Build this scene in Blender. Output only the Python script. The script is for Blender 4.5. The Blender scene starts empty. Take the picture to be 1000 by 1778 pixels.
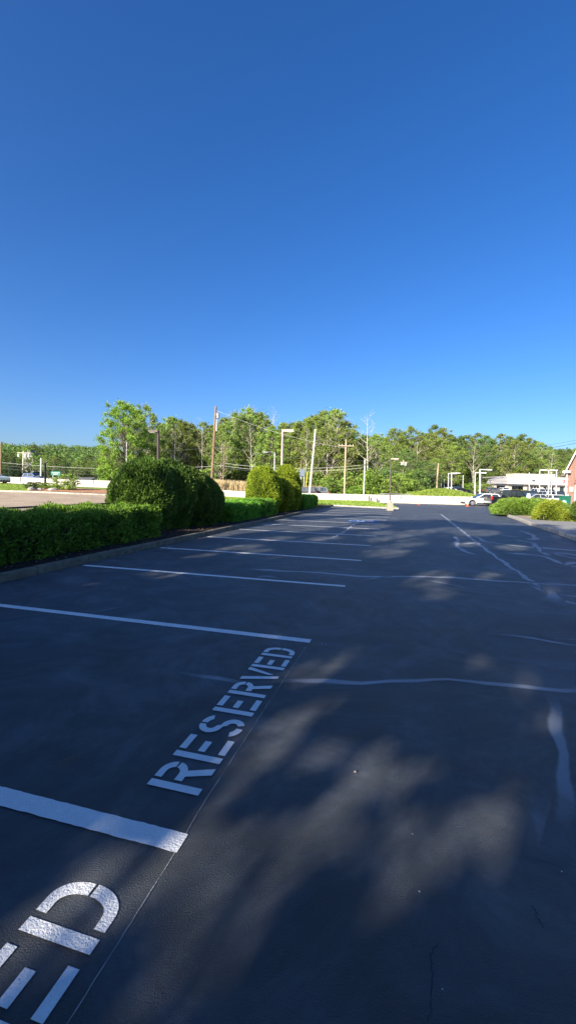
import bpy, math, random
import numpy as np
from mathutils import Vector, Matrix
rnd = random.Random(7)
rng = np.random.default_rng(11)
PI = math.pi
scene = bpy.context.scene
COL = scene.collection

# ------------------------------------------------------------------ camera
H = 1.65
F = 751.2
PITCH, ROLL, YAW = 0.05661, 0.02138, 0.26446
cp, sp = math.cos(PITCH), math.sin(PITCH)
fw = Vector((0, cp, -sp)); up0 = Vector((0, sp, cp)); rt0 = Vector((1, 0, 0))
cr, sr = math.cos(ROLL), math.sin(ROLL)
rt = cr * rt0 + sr * up0
upv = -sr * rt0 + cr * up0
cd = bpy.data.cameras.new('camera'); cam = bpy.data.objects.new('camera', cd); COL.objects.link(cam)
cam.matrix_world = Matrix(((rt.x, upv.x, -fw.x, 0), (rt.y, upv.y, -fw.y, 0), (rt.z, upv.z, -fw.z, H), (0, 0, 0, 1)))
cd.sensor_fit = 'HORIZONTAL'; cd.sensor_width = 36; cd.lens = F / 1000 * 36
cd.clip_end = 6000; cd.clip_start = 0.05
scene.camera = cam
scene.render.resolution_x = 575; scene.render.resolution_y = 1024

def ray(x, y): return fw * F + (x - 500) * rt - (y - 889) * upv
def G(x, y, z=0.0):
    d = ray(x, y); t = (z - H) / d.z
    return Vector((d.x * t, d.y * t, z))
def at(x, y, Y):
    d = ray(x, y); t = Y / d.y
    return Vector((d.x * t, Y, H + d.z * t))
A0 = Vector((-0.4518, 1.9007, 0)); U = Vector((math.sin(YAW), math.cos(YAW), 0)); V = Vector((-math.cos(YAW), math.sin(YAW), 0))
S0 = 2.7627
def ST(s, t, z=0.0): return A0 + U * s + V * t + Vector((0, 0, z))

# ------------------------------------------------------------------ terrain height
def sm(v):
    v = np.clip(v, 0, 1); return v * v * (3 - 2 * v)
def hz(x, y):
    x = np.asarray(x, float); y = np.asarray(y, float)
    h = 1.1 * sm((-x - 4) / 22) * sm((y - 28) / 32) + 0.3 * sm((-x - 26) / 20) * sm((y - 45) / 15)
    h = h + 1.8 * sm((y - 66) / 55) * sm((-x - 15) / 25)
    h = h + 1.3 * sm((y - 62) / 45) * sm((x - 12) / 10)
    h = h + 1.7 * np.exp(-((x - 22.5) / 5.5) ** 2 - ((y - 63.5) / 5.0) ** 2)
    ratio = x / np.maximum(y, 1)
    h = h + 9 * sm((y - 138) / 70) * sm((x + 10) / 60)
    h = h + 17 * sm((y - 190) / 330) * sm((-x - 10) / 60)
    h = h + 22 * sm((y - 300) / 400)
    return h
def gz(x, y): return float(hz(x, y))

# ------------------------------------------------------------------ materials
def mat(name):
    m = bpy.data.materials.new(name); m.use_nodes = True
    nt = m.node_tree; nt.nodes.clear()
    o = nt.nodes.new('ShaderNodeOutputMaterial'); b = nt.nodes.new('ShaderNodeBsdfPrincipled')
    nt.links.new(b.outputs[0], o.inputs[0])
    return m, nt, b, o
def N(nt, t, **k):
    n = nt.nodes.new(t)
    for a, v in k.items():
        if a in n.inputs: n.inputs[a].default_value = v
        else: setattr(n, a, v)
    return n
def ramp(nt, src, stops):
    r = nt.nodes.new('ShaderNodeValToRGB'); e = r.color_ramp.elements
    while len(e) < len(stops): e.new(0.5)
    for i, (p, c) in enumerate(stops):
        e[i].position = p; e[i].color = (*c, 1) if len(c) == 3 else c
    nt.links.new(src, r.inputs[0]); return r
def coords(nt, kind='Object'):
    return nt.nodes.new('ShaderNodeTexCoord').outputs[kind]
def noise(nt, vec, scale, detail=4, rough=.55, dist=0):
    n = nt.nodes.new('ShaderNodeTexNoise'); n.inputs['Scale'].default_value = scale
    n.inputs['Detail'].default_value = detail; n.inputs['Roughness'].default_value = rough; n.inputs['Distortion'].default_value = dist
    nt.links.new(vec, n.inputs['Vector']); return n
def mixc(nt, fac, a, b, mode='MIX'):
    m = nt.nodes.new('ShaderNodeMix'); m.data_type = 'RGBA'; m.blend_type = mode
    for s, v in ((m.inputs[0], fac), (m.inputs[6], a), (m.inputs[7], b)):
        if hasattr(v, 'is_linked') or hasattr(v, 'links'): nt.links.new(v, s)
        elif isinstance(v, (int, float)): s.default_value = v
        else: s.default_value = (*v, 1)
    return m.outputs[2]
def bump(nt, b, h, strength, dist, chain=None):
    n = nt.nodes.new('ShaderNodeBump'); n.inputs['Strength'].default_value = strength; n.inputs['Distance'].default_value = dist
    nt.links.new(h, n.inputs['Height'])
    if chain is not None: nt.links.new(chain, n.inputs['Normal'])
    if b is not None: nt.links.new(n.outputs[0], b.inputs['Normal'])
    return n.outputs[0]
MATS = {}
def plain(name, c, rough=.6, metal=0, var=.12, sc=6, bmp=0, spec=.5, coat=0):
    if name in MATS: return MATS[name]
    m, nt, b, o = mat(name)
    co = coords(nt); n = noise(nt, co, sc, 5)
    r = ramp(nt, n.outputs[0], [(.3, tuple(v * (1 - var) for v in c)), (.7, tuple(min(1, v * (1 + var)) for v in c))])
    nt.links.new(r.outputs[0], b.inputs['Base Color'])
    b.inputs['Roughness'].default_value = rough; b.inputs['Metallic'].default_value = metal
    b.inputs['Specular IOR Level'].default_value = spec; b.inputs['Coat Weight'].default_value = coat
    if bmp: bump(nt, b, noise(nt, co, sc * 8, 4).outputs[0], bmp, .02)
    MATS[name] = m; return m

def asphalt_mat():
    m, nt, b, o = mat('sealed_asphalt')
    co = coords(nt)
    big = noise(nt, co, .35, 5, .6); med = noise(nt, co, 2.3, 6, .65); fine = noise(nt, co, 90, 3, .6)
    c1 = ramp(nt, big.outputs[0], [(.3, (.060, .070, .082)), (.7, (.094, .104, .116))])
    c2 = ramp(nt, med.outputs[0], [(.35, (.72, .72, .72)), (.7, (1.3, 1.3, 1.3))])
    c = mixc(nt, 1.0, c1.outputs[0], c2.outputs[0], 'MULTIPLY')
    # squeegee swirls and dusty tracks left in the sealer
    sw = noise(nt, co, .8, 8, .75, 2.2); sr = ramp(nt, sw.outputs[0], [(.42, (.82,) * 3), (.5, (1.0,) * 3), (.62, (1.45, 1.42, 1.38))])
    c = mixc(nt, 1.0, c, sr.outputs[0], 'MULTIPLY')
    # worn grey aggregate specks
    sp_ = ramp(nt, fine.outputs[0], [(.66, (0, 0, 0)), (.74, (1, 1, 1))])
    c = mixc(nt, sp_.outputs[0], c, (.12, .12, .125))
    # crack sealer bands carry a fade attribute
    at_ = nt.nodes.new('ShaderNodeAttribute'); at_.attribute_name = 'seam'
    rag = noise(nt, co, 9, 6, .7, .6)
    ms = nt.nodes.new('ShaderNodeMath'); ms.operation = 'MULTIPLY_ADD'
    nt.links.new(rag.outputs[0], ms.inputs[0]); ms.inputs[1].default_value = 1.6; ms.inputs[2].default_value = -1.0
    ad = nt.nodes.new('ShaderNodeMath'); ad.operation = 'ADD'; ad.use_clamp = True
    nt.links.new(ms.outputs[0], ad.inputs[0])
    m2 = nt.nodes.new('ShaderNodeMath'); m2.operation = 'MULTIPLY'; m2.inputs[1].default_value = 1.7
    nt.links.new(at_.outputs['Fac'], m2.inputs[0]); nt.links.new(m2.outputs[0], ad.inputs[1])
    m3 = nt.nodes.new('ShaderNodeMath'); m3.operation = 'MULTIPLY'; m3.use_clamp = True
    nt.links.new(ad.outputs[0], m3.inputs[0]); nt.links.new(at_.outputs['Fac'], m3.inputs[1])
    c = mixc(nt, m3.outputs[0], c, (.36, .38, .42))
    nt.links.new(c, b.inputs['Base Color'])
    rr = ramp(nt, med.outputs[0], [(.3, (.50,) * 3), (.75, (.62,) * 3)]); nt.links.new(rr.outputs[0], b.inputs['Roughness'])
    b.inputs['Specular IOR Level'].default_value = .42
    vor = nt.nodes.new('ShaderNodeTexVoronoi'); vor.inputs['Scale'].default_value = 66; vor.feature = 'F1'; vor.inputs['Randomness'].default_value = 1; nt.links.new(co, vor.inputs['Vector'])
    grain = noise(nt, co, 150, 3, .7, 0)
    # granulation fades in and out over the lot: sealer is thicker in places
    ws = ramp(nt, noise(nt, co, .9, 3).outputs[0], [(.35, (.45,) * 3), (.62, (1,) * 3)])
    mg = nt.nodes.new('ShaderNodeMath'); mg.operation = 'MULTIPLY'; nt.links.new(grain.outputs[0], mg.inputs[0]); nt.links.new(ws.outputs[0], mg.inputs[1])
    n1 = bump(nt, None, mg.outputs[0], 1.0, .022)
    n2 = bump(nt, None, med.outputs[0], .35, .02, n1)
    vm = nt.nodes.new('ShaderNodeMath'); vm.operation = 'MULTIPLY'; nt.links.new(vor.outputs['Distance'], vm.inputs[0]); nt.links.new(ws.outputs[0], vm.inputs[1])
    bump(nt, b, vm.outputs[0], -1.0, .028, n2)
    return m
M_ASPH = asphalt_mat()
def paint_mat(name, c):
    m, nt, b, o = mat(name); co = coords(nt)
    n = noise(nt, co, 14, 6, .7); f = noise(nt, co, 110, 3, .6)
    r = ramp(nt, n.outputs[0], [(.3, tuple(v * .88 for v in c)), (.6, c)])
    w = ramp(nt, f.outputs[0], [(.70, (0,) * 3), (.78, (1,) * 3)])
    nt.links.new(mixc(nt, w.outputs[0], r.outputs[0], (.25, .25, .27)), b.inputs['Base Color'])
    b.inputs['Roughness'].default_value = .6
    g = noise(nt, co, 105, 3, .6, .2)
    bump(nt, b, g.outputs[0], .9, .014)
    return m
M_WPAINT = paint_mat('white_line_paint', (.86, .87, .86))
M_CHALK = paint_mat('chalk', (.36, .36, .36))
M_BPAINT = paint_mat('blue_line_paint', (.012, .08, .26))

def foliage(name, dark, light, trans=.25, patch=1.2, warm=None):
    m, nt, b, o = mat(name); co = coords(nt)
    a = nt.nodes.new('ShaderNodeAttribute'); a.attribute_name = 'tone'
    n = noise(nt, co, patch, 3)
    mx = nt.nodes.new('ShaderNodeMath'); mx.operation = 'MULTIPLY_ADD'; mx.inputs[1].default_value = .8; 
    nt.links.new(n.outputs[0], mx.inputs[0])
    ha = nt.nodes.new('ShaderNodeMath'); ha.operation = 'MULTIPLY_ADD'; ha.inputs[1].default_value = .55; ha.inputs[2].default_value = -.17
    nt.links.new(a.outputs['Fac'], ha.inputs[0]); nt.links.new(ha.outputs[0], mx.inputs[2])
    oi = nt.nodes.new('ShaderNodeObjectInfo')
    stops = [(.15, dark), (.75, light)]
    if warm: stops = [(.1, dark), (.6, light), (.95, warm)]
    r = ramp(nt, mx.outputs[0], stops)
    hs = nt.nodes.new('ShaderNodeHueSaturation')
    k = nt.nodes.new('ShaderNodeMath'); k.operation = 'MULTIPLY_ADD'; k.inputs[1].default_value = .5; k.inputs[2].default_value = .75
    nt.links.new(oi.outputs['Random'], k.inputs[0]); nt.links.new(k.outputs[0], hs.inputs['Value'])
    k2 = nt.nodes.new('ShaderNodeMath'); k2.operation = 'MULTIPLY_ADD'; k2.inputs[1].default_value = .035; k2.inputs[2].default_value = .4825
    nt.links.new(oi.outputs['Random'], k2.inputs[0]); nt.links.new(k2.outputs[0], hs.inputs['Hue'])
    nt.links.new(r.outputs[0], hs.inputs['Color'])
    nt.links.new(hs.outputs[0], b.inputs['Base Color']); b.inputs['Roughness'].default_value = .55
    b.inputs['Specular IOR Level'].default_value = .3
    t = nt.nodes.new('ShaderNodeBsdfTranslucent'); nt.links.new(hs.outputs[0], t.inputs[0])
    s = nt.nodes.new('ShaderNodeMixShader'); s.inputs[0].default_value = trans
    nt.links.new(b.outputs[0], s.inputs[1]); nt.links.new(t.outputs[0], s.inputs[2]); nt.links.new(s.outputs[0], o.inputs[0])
    return m
F_HEDGE = foliage('yew_foliage', (.04, .12, .016), (.26, .50, .05), .3, 4.0)
F_ARB = foliage('arborvitae_foliage', (.04, .09, .018), (.17, .30, .045), .25, 3.0)
F_GOLD = foliage('gold_arborvitae_foliage', (.10, .15, .012), (.36, .42, .03), .3, 2.0)
F_JUN = foliage('juniper_foliage', (.08, .15, .02), (.27, .39, .06), .2, 2.0)
F_YEL = foliage('yellow_juniper_foliage', (.13, .17, .02), (.40, .42, .05), .2, 2.5)
F_TREE = foliage('broadleaf_foliage', (.10, .16, .03), (.34, .45, .085), .38, .35)
F_BRIGHT = foliage('bright_maple_foliage', (.12, .22, .03), (.34, .50, .07), .4, .35)
F_DARK = foliage('dark_woodland_foliage', (.06, .11, .03), (.21, .31, .07), .35, .3)
F_CONIF = foliage('spruce_foliage', (.02, .05, .03), (.075, .125, .055), .15, .6)
F_GRASS = foliage('grass_blades', (.16, .24, .03), (.36, .46, .08), .35, .8)
F_REED = foliage('dry_reed_stems', (.30, .22, .12), (.62, .47, .28), .2, 1.0)
def groundm(name, c1, c2, sc, bs=.5, bd=.02, c3=None):
    m, nt, b, o = mat(name); co = coords(nt)
    n = noise(nt, co, sc, 7, .65); n2 = noise(nt, co, sc * 14, 4, .6)
    r = ramp(nt, n.outputs[0], [(.35, c1), (.65, c2)])
    r2 = ramp(nt, n2.outputs[0], [(.3, (.72,) * 3), (.7, (1.25,) * 3)])
    nt.links.new(mixc(nt, 1.0, r.outputs[0], r2.outputs[0], 'MULTIPLY'), b.inputs['Base Color'])
    b.inputs['Roughness'].default_value = .9; b.inputs['Specular IOR Level'].default_value = .2
    bump(nt, b, n2.outputs[0], bs, bd); return m
M_GRASS = groundm('lawn', (.16, .24, .035), (.27, .36, .06), .8)
M_GROUND = groundm('rough_ground', (.08, .11, .03), (.15, .17, .06), .15)
M_MULCH = groundm('red_mulch', (.40, .19, .10), (.66, .36, .20), 3, .8, .04)
M_SOIL = groundm('dark_mulch', (.018, .013, .010), (.045, .032, .024), 4, .9, .04)
M_TANBED = groundm('tan_bed', (.34, .25, .17), (.52, .40, .28), 3, .8, .03)
M_STREET = groundm('old_street', (.36, .28, .19), (.48, .38, .27), .6, .3, .01)
M_ROAD = groundm('grey_road', (.13, .13, .13), (.19, .19, .18), .4, .3, .01)
M_WALK = groundm('concrete_walk', (.24, .235, .22), (.33, .32, .30), 1.5, .3, .008)
M_KERB = groundm('granite_kerb', (.11, .10, .075), (.21, .19, .145), 5, .6, .015)
M_KERB2 = groundm('light_granite_kerb', (.30, .28, .25), (.52, .48, .42), 5, .6, .015)
M_BARR = groundm('white_concrete', (.50, .45, .39), (.66, .61, .54), 1.2, .25, .01)
M_ROCK = groundm('landscape_rock', (.33, .30, .27), (.52, .48, .44), 2.5, .8, .05)
M_BARK = groundm('grey_bark', (.17, .145, .11), (.31, .27, .21), 2.5, .8, .05)
M_PALEB = groundm('pale_bark', (.40, .35, .27), (.62, .56, .46), 1.5, .6, .04)
M_POLEW = groundm('weathered_pole_wood', (.20, .13, .085), (.31, .21, .14), 2, .5, .02)
M_POLET = groundm('tan_pole_wood', (.42, .31, .20), (.56, .43, .30), 2, .5, .02)
M_POLEP = groundm('bleached_pole_wood', (.62, .55, .45), (.78, .72, .62), 2, .4, .02)
def brickm():
    m, nt, b, o = mat('red_brick'); co = coords(nt)
    br = nt.nodes.new('ShaderNodeTexBrick'); br.inputs['Scale'].default_value = 1
    br.inputs['Brick Width'].default_value = .22; br.inputs['Row Height'].default_value = .08; br.inputs['Mortar Size'].default_value = .012
    br.inputs['Color1'].default_value = (.16, .036, .020, 1); br.inputs['Color2'].default_value = (.25, .070, .036, 1); br.inputs['Mortar'].default_value = (.36, .30, .26, 1)
    mp = nt.nodes.new('ShaderNodeMapping'); mp.inputs['Rotation'].default_value = (PI / 2, 0, 0)
    nt.links.new(co, mp.inputs[0]); nt.links.new(mp.outputs[0], br.inputs['Vector'])
    nt.links.new(br.outputs['Color'], b.inputs['Base Color']); b.inputs['Roughness'].default_value = .85
    bump(nt, b, br.outputs['Fac'], -.4, .01); return m
M_BRICK = brickm()
M_WTRIM = plain('white_trim', (.60, .57, .52), .5)
M_GLASS = plain('dark_window_glass', (.03, .045, .055), .06, 0, .3, 1, spec=.8)
M_TYRE = plain('tyre_rubber', (.02, .02, .022), .8)
M_RIM = plain('alloy_rim', (.62, .62, .64), .3, .8)
M_BLACKP = plain('black_trim', (.018, .018, .02), .45)
M_RED = plain('tail_light_red', (.55, .02, .03), .25)
M_LAMPG = plain('headlight_glass', (.8, .8, .8), .15)
M_STEEL = plain('galvanised_steel', (.45, .46, .47), .4, .7)
M_WPOST = plain('white_painted_post', (.66, .67, .68), .45)
M_BRONZE = plain('bronze_pole_paint', (.10, .075, .06), .5)
M_TANP = plain('tan_pole_paint', (.62, .47, .38), .5)
M_WIRE = plain('wire_black', (.10, .10, .10), .6)
M_WIREL = plain('wire_bright', (.55, .55, .53), .4)
M_GREEN = plain('green_bin_plastic', (.015, .14, .085), .4)
M_TEAL = plain('teal_plastic', (.05, .55, .50), .4)
M_ORANGE = plain('cone_orange', (.85, .13, .03), .5)
M_ROOF = plain('grey_roof', (.30, .29, .28), .8)
M_BLK = plain('concrete_block_wall', (.50, .44, .38), .85, bmp=.2)
M_SIGNG = plain('highway_sign_green', (.0, .17, .12), .4)
M_SIGNB = plain('sign_back_alu', (.20, .25, .33), .45, .3)
M_YEL = plain('guy_guard_yellow', (.75, .62, .05), .5)
M_PALEBL = plain('pale_blue_board', (.52, .66, .78), .5)

# ------------------------------------------------------------------ mesh helpers
class MB:
    def __init__(s): s.v = []; s.f = []; s.m = []
    def add(s, vs, fs, mi=0):
        k = len(s.v); s.v += [tuple(v) for v in vs]; s.f += [tuple(i + k for i in f) for f in fs]; s.m += [mi] * len(fs); return s
    def box(s, c, size, rz=0, mi=0, taper=1.0):
        x, y, z = size[0] / 2, size[1] / 2, size[2] / 2
        R = Matrix.Rotation(rz, 3, 'Z'); vs = []
        for dz in (-1, 1):
            k = taper if dz > 0 else 1
            for dx, dy in ((-1, -1), (1, -1), (1, 1), (-1, 1)):
                vs.append(Vector(c) + R @ Vector((dx * x * k, dy * y * k, dz * z)))
        return s.add(vs, [(3, 2, 1, 0), (4, 5, 6, 7), (0, 1, 5, 4), (1, 2, 6, 5), (2, 3, 7, 6), (3, 0, 4, 7)], mi)
    def tube(s, pts, rad, n=8, mi=0, caps=True, twist=0):
        pts = [Vector(p) for p in pts]
        if not isinstance(rad, (list, tuple)): rad = [rad] * len(pts)
        vs = []; fs = []
        for i, p in enumerate(pts):
            d = (pts[min(i + 1, len(pts) - 1)] - pts[max(i - 1, 0)])
            if d.length < 1e-9: d = Vector((0, 0, 1))
            d.normalize()
            a = Vector((0, 0, 1)) if abs(d.z) < .9 else Vector((0, 1, 0))
            e1 = d.cross(a).normalized(); e2 = d.cross(e1)
            for k in range(n):
                t = 2 * PI * k / n + twist; vs.append(p + (e1 * math.cos(t) + e2 * math.sin(t)) * rad[i])
        for i in range(len(pts) - 1):
            for k in range(n):
                a_ = i * n + k; b_ = i * n + (k + 1) % n; fs.append((a_, b_, b_ + n, a_ + n))
        if caps: fs.append(tuple(range(n))[::-1]); fs.append(tuple((len(pts) - 1) * n + k for k in range(n)))
        return s.add(vs, fs, mi)
    def lathe(s, c, prof, n=16, mi=0):
        vs = []; fs = []
        for r, z in prof:
            for k in range(n):
                t = 2 * PI * k / n; vs.append((c[0] + r * math.cos(t), c[1] + r * math.sin(t), c[2] + z))
        for i in range(len(prof) - 1):
            for k in range(n):
                a_ = i * n + k; b_ = i * n + (k + 1) % n; fs.append((a_, b_, b_ + n, a_ + n))
        fs.append(tuple(range(n))[::-1]); fs.append(tuple((len(prof) - 1) * n + k for k in range(n)))
        return s.add(vs, fs, mi)
    def prism(s, poly, y0, y1, mi=0, f=None):
        """poly in (x,z), extruded over y; f maps a Vector"""
        n = len(poly); f = f or (lambda v: v)
        vs = [f(Vector((x, y0, z))) for x, z in poly] + [f(Vector((x, y1, z))) for x, z in poly]
        fs = [tuple(range(n)), tuple(range(n, 2 * n))[::-1]] + [(i, i + n, (i + 1) % n + n, (i + 1) % n) for i in range(n)]
        return s.add(vs, fs, mi)
    def build(s, name, mats, parent=None, bevel=0, smooth=False, loc=None):
        me = bpy.data.meshes.new(name); me.from_pydata([tuple(v) for v in s.v], [], s.f)
        for m in (mats if isinstance(mats, (list, tuple)) else [mats]): me.materials.append(m)
        if any(s.m): me.polygons.foreach_set('material_index', s.m)
        if smooth: me.polygons.foreach_set('use_smooth', [True] * len(s.f))
        me.update()
        o = bpy.data.objects.new(name, me); COL.objects.link(o)
        if parent: o.parent = parent
        if loc is not None: o.location = loc
        if bevel:
            b = o.modifiers.new('bevel', 'BEVEL'); b.width = bevel; b.segments = 2; b.limit_method = 'ANGLE'
        return o
def tag(o, label=None, cat=None, group=None, kind=None):
    if label: o['label'] = label
    if cat: o['category'] = cat
    if group: o['group'] = group
    if kind: o['kind'] = kind
    return o
def empty(name, loc, rz=0, **k):
    o = bpy.data.objects.new(name, None); COL.objects.link(o); o.location = loc; o.rotation_euler = (0, 0, rz)
    o.empty_display_size = .3
    tag(o, k.get('label'), k.get('cat'), k.get('group'), k.get('kind')); return o
def copy_thing(o):
    r = o.copy(); COL.objects.link(r)
    for ch in o.children:
        c = ch.copy(); COL.objects.link(c); c.parent = r
        for g in ch.children:
            d = g.copy(); COL.objects.link(d); d.parent = c
    return r
def sheet(name, poly, z, m, step=None, kind='structure', draped=False, parent=None):
    """flat or draped polygon"""
    if not draped:
        mb = MB(); mb.add([(p[0], p[1], z) for p in poly], [tuple(range(len(poly)))])
        o = mb.build(name, m, parent)
    else:
        import bmesh
        bm = bmesh.new(); vs = [bm.verts.new((p[0], p[1], 0)) for p in poly]; bm.faces.new(vs)
        xs = [p[0] for p in poly]; ys = [p[1] for p in poly]; st = step or 2.0
        x = math.floor(min(xs) / st) * st
        while x < max(xs):
            bmesh.ops.bisect_plane(bm, geom=bm.verts[:] + bm.edges[:] + bm.faces[:], plane_co=(x, 0, 0), plane_no=(1, 0, 0)); x += st
        y = math.floor(min(ys) / st) * st
        while y < max(ys):
            bmesh.ops.bisect_plane(bm, geom=bm.verts[:] + bm.edges[:] + bm.faces[:], plane_co=(0, y, 0), plane_no=(0, 1, 0)); y += st
        for v in bm.verts: v.co.z = gz(v.co.x, v.co.y) + z
        bm.normal_update()
        me = bpy.data.meshes.new(name); bm.to_mesh(me); bm.free(); me.materials.append(m)
        if me.polygons and me.polygons[0].normal.z < 0: me.flip_normals()
        o = bpy.data.objects.new(name, me); COL.objects.link(o)
        if parent: o.parent = parent
    if o.data.polygons and o.data.polygons[0].normal.z < 0: o.data.flip_normals()
    if kind and not parent: o['kind'] = kind
    return o

def leafmesh(name, C, D, L, W, mats, tone=None, parent=None, core=None, mi=0):
    """diamond leaves: centre C, long axis D, half length L, half width W; core = (verts, faces) in material 1"""
    n = len(C); D = D / np.maximum(np.linalg.norm(D, axis=1, keepdims=True), 1e-6)
    R = rng.normal(size=(n, 3)); B = np.cross(D, R); B /= np.maximum(np.linalg.norm(B, axis=1, keepdims=True), 1e-6)
    L = np.broadcast_to(np.asarray(L, float), (n,))[:, None]; W = np.broadcast_to(np.asarray(W, float), (n,))[:, None]
    vs = np.stack([C - D * L, C + B * W + D * L * .15, C + D * L, C - B * W + D * L * .15], 1).reshape(-1, 3)
    nf = n; nv = 4 * n
    cv, cf = (core if core else ([], []))
    me = bpy.data.meshes.new(name)
    allv = np.concatenate([vs, np.array(cv, float).reshape(-1, 3)]) if len(cv) else vs
    me.vertices.add(len(allv)); me.vertices.foreach_set('co', allv.astype(np.float32).ravel())
    loops = list(range(nv)) if not len(cf) else None
    li = np.arange(nv, dtype=np.int32)
    if len(cf):
        ex = np.array([i + nv for f in cf for i in f], dtype=np.int32); li = np.concatenate([li, ex])
    st = np.arange(0, nv, 4, dtype=np.int32)
    if len(cf):
        ls = np.array([len(f) for f in cf]); st = np.concatenate([st, nv + np.concatenate([[0], np.cumsum(ls)[:-1]]).astype(np.int32)])
    me.loops.add(len(li)); me.loops.foreach_set('vertex_index', li)
    me.polygons.add(len(st)); me.polygons.foreach_set('loop_start', st.astype(np.int32))
    for m in (mats if isinstance(mats, (list, tuple)) else [mats]): me.materials.append(m)
    if len(cf):
        mi_ = np.zeros(len(st), dtype=np.int32); mi_[n:] = 1; me.polygons.foreach_set('material_index', mi_)
    me.update(calc_edges=True); 
    a = me.attributes.new('tone', 'FLOAT', 'FACE')
    t = np.zeros(len(st)); t[:n] = rng.random(n) if tone is None else tone
    a.data.foreach_set('value', t.astype(np.float32))
    o = bpy.data.objects.new(name, me); COL.objects.link(o)
    if parent: o.parent = parent
    return o
def unit(n):
    v = rng.normal(size=(n, 3)); return v / np.linalg.norm(v, axis=1, keepdims=True)
def vnoise(P, f, seed=0):
    """cheap smooth pseudo-noise"""
    r = np.random.default_rng(seed); s = np.zeros(len(P))
    for k in range(5):
        d = r.normal(size=3) * f * (1 + .45 * k); s += np.sin(P @ d + r.random() * 6.28) / (1 + .35 * k)
    return s / 2.6

# ------------------------------------------------------------------ world and sun
SUN_AZ = math.radians(219); SUN_EL = math.radians(25)   # azimuth clockwise from +Y (towards the sun)
sd = Vector((math.sin(SUN_AZ) * math.cos(SUN_EL), math.cos(SUN_AZ) * math.cos(SUN_EL), math.sin(SUN_EL)))
w = bpy.data.worlds.new('World'); scene.world = w; w.use_nodes = True
nt = w.node_tree; nt.nodes.clear()
sky = nt.nodes.new('ShaderNodeTexSky'); sky.sky_type = 'NISHITA'; sky.sun_disc = False
sky.sun_elevation = SUN_EL; sky.sun_rotation = SUN_AZ
sky.air_density = .9; sky.dust_density = 2.6; sky.ozone_density = 4.6; sky.altitude = 300
hs = nt.nodes.new('ShaderNodeHueSaturation'); hs.inputs['Saturation'].default_value = 1.24; hs.inputs['Hue'].default_value = .509
bg = nt.nodes.new('ShaderNodeBackground'); bg.inputs[1].default_value = .120
wo = nt.nodes.new('ShaderNodeOutputWorld')
nt.links.new(sky.outputs[0], hs.inputs['Color']); nt.links.new(hs.outputs[0], bg.inputs[0]); nt.links.new(bg.outputs[0], wo.inputs[0])
ld = bpy.data.lights.new('sun', 'SUN'); ld.energy = 5.0; ld.angle = math.radians(.53); ld.color = (1, .90, .74)
sun = bpy.data.objects.new('sun', ld); COL.objects.link(sun)
sun.rotation_euler = sd.to_track_quat('Z', 'Y').to_euler(); sun.location = (-30, -40, 40)
scene.view_settings.view_transform = 'Standard'; scene.view_settings.look = 'None'
scene.view_settings.exposure = 0.90; scene.view_settings.gamma = 1
scene.cycles.max_bounces = 5; scene.cycles.transparent_max_bounces = 4

# ------------------------------------------------------------------ ground
def ground():
    def axis(a, b, near0, near1, st):
        l = list(np.arange(near0, near1 + st, st)); s = st; v = near0
        while v > a: s *= 1.25; v -= s; l.insert(0, v)
        s = st; v = l[-1]
        while v < b: s *= 1.25; v += s; l.append(v)
        return np.array(l)
    xs = axis(-2500, 2500, -80, 80, 2.0); ys = axis(-600, 3500, -30, 150, 2.0)
    X, Y = np.meshgrid(xs, ys); Z = hz(X, Y) - .05
    nx, ny = len(xs), len(ys)
    vs = np.stack([X.ravel(), Y.ravel(), Z.ravel()], 1)
    fs = [(j * nx + i, j * nx + i + 1, (j + 1) * nx + i + 1, (j + 1) * nx + i) for j in range(ny - 1) for i in range(nx - 1)]
    mb = MB(); mb.v = [tuple(v) for v in vs]; mb.f = fs; mb.m = [0] * len(fs)
    o = mb.build('ground', M_GROUND, smooth=True); o['kind'] = 'structure'
ground()

# ---- lot
def barrier_xy(x):     # centre line of the highway barrier in plan
    return 55.35 - .2 * (x - 7.3) if x > -60 else 68.8
KT = 5.36
RK = [(7.2, -6), (7.5, 0), (8.1, 6), (8.8, 10.5), (9.99, 14.9), (11.08, 18.0), (12.28, 21.9), (13.5, 25.3), (14.8, 29.2), (16.4, 34.0), (17.9, 37.2), (20.5, 39.4), (24.5, 40.4), (60, 41.5)]
left_edge = [ST(s, KT if s < 25 else KT + .25 * sm((s - 25) / 10)) for s in (-14, -6, 0, 10, 18, 25, 30, 35, 38.6)]
lot_poly = [(p.x, p.y) for p in left_edge]
endL = ST(38.6, KT + .25); endR = ST(36.4, -.5)
lot_poly += [(endR.x, endR.y), (endR.x + 1.6, barrier_xy(11) - .6), (24, barrier_xy(24) - .5), (30, 50.2), (75, 49.5)]
lot_poly += [(x, y) for x, y in RK[::-1]] + [(7.2, -14)]
lot = sheet('parking_lot', lot_poly, 0.0, M_ASPH)
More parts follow.
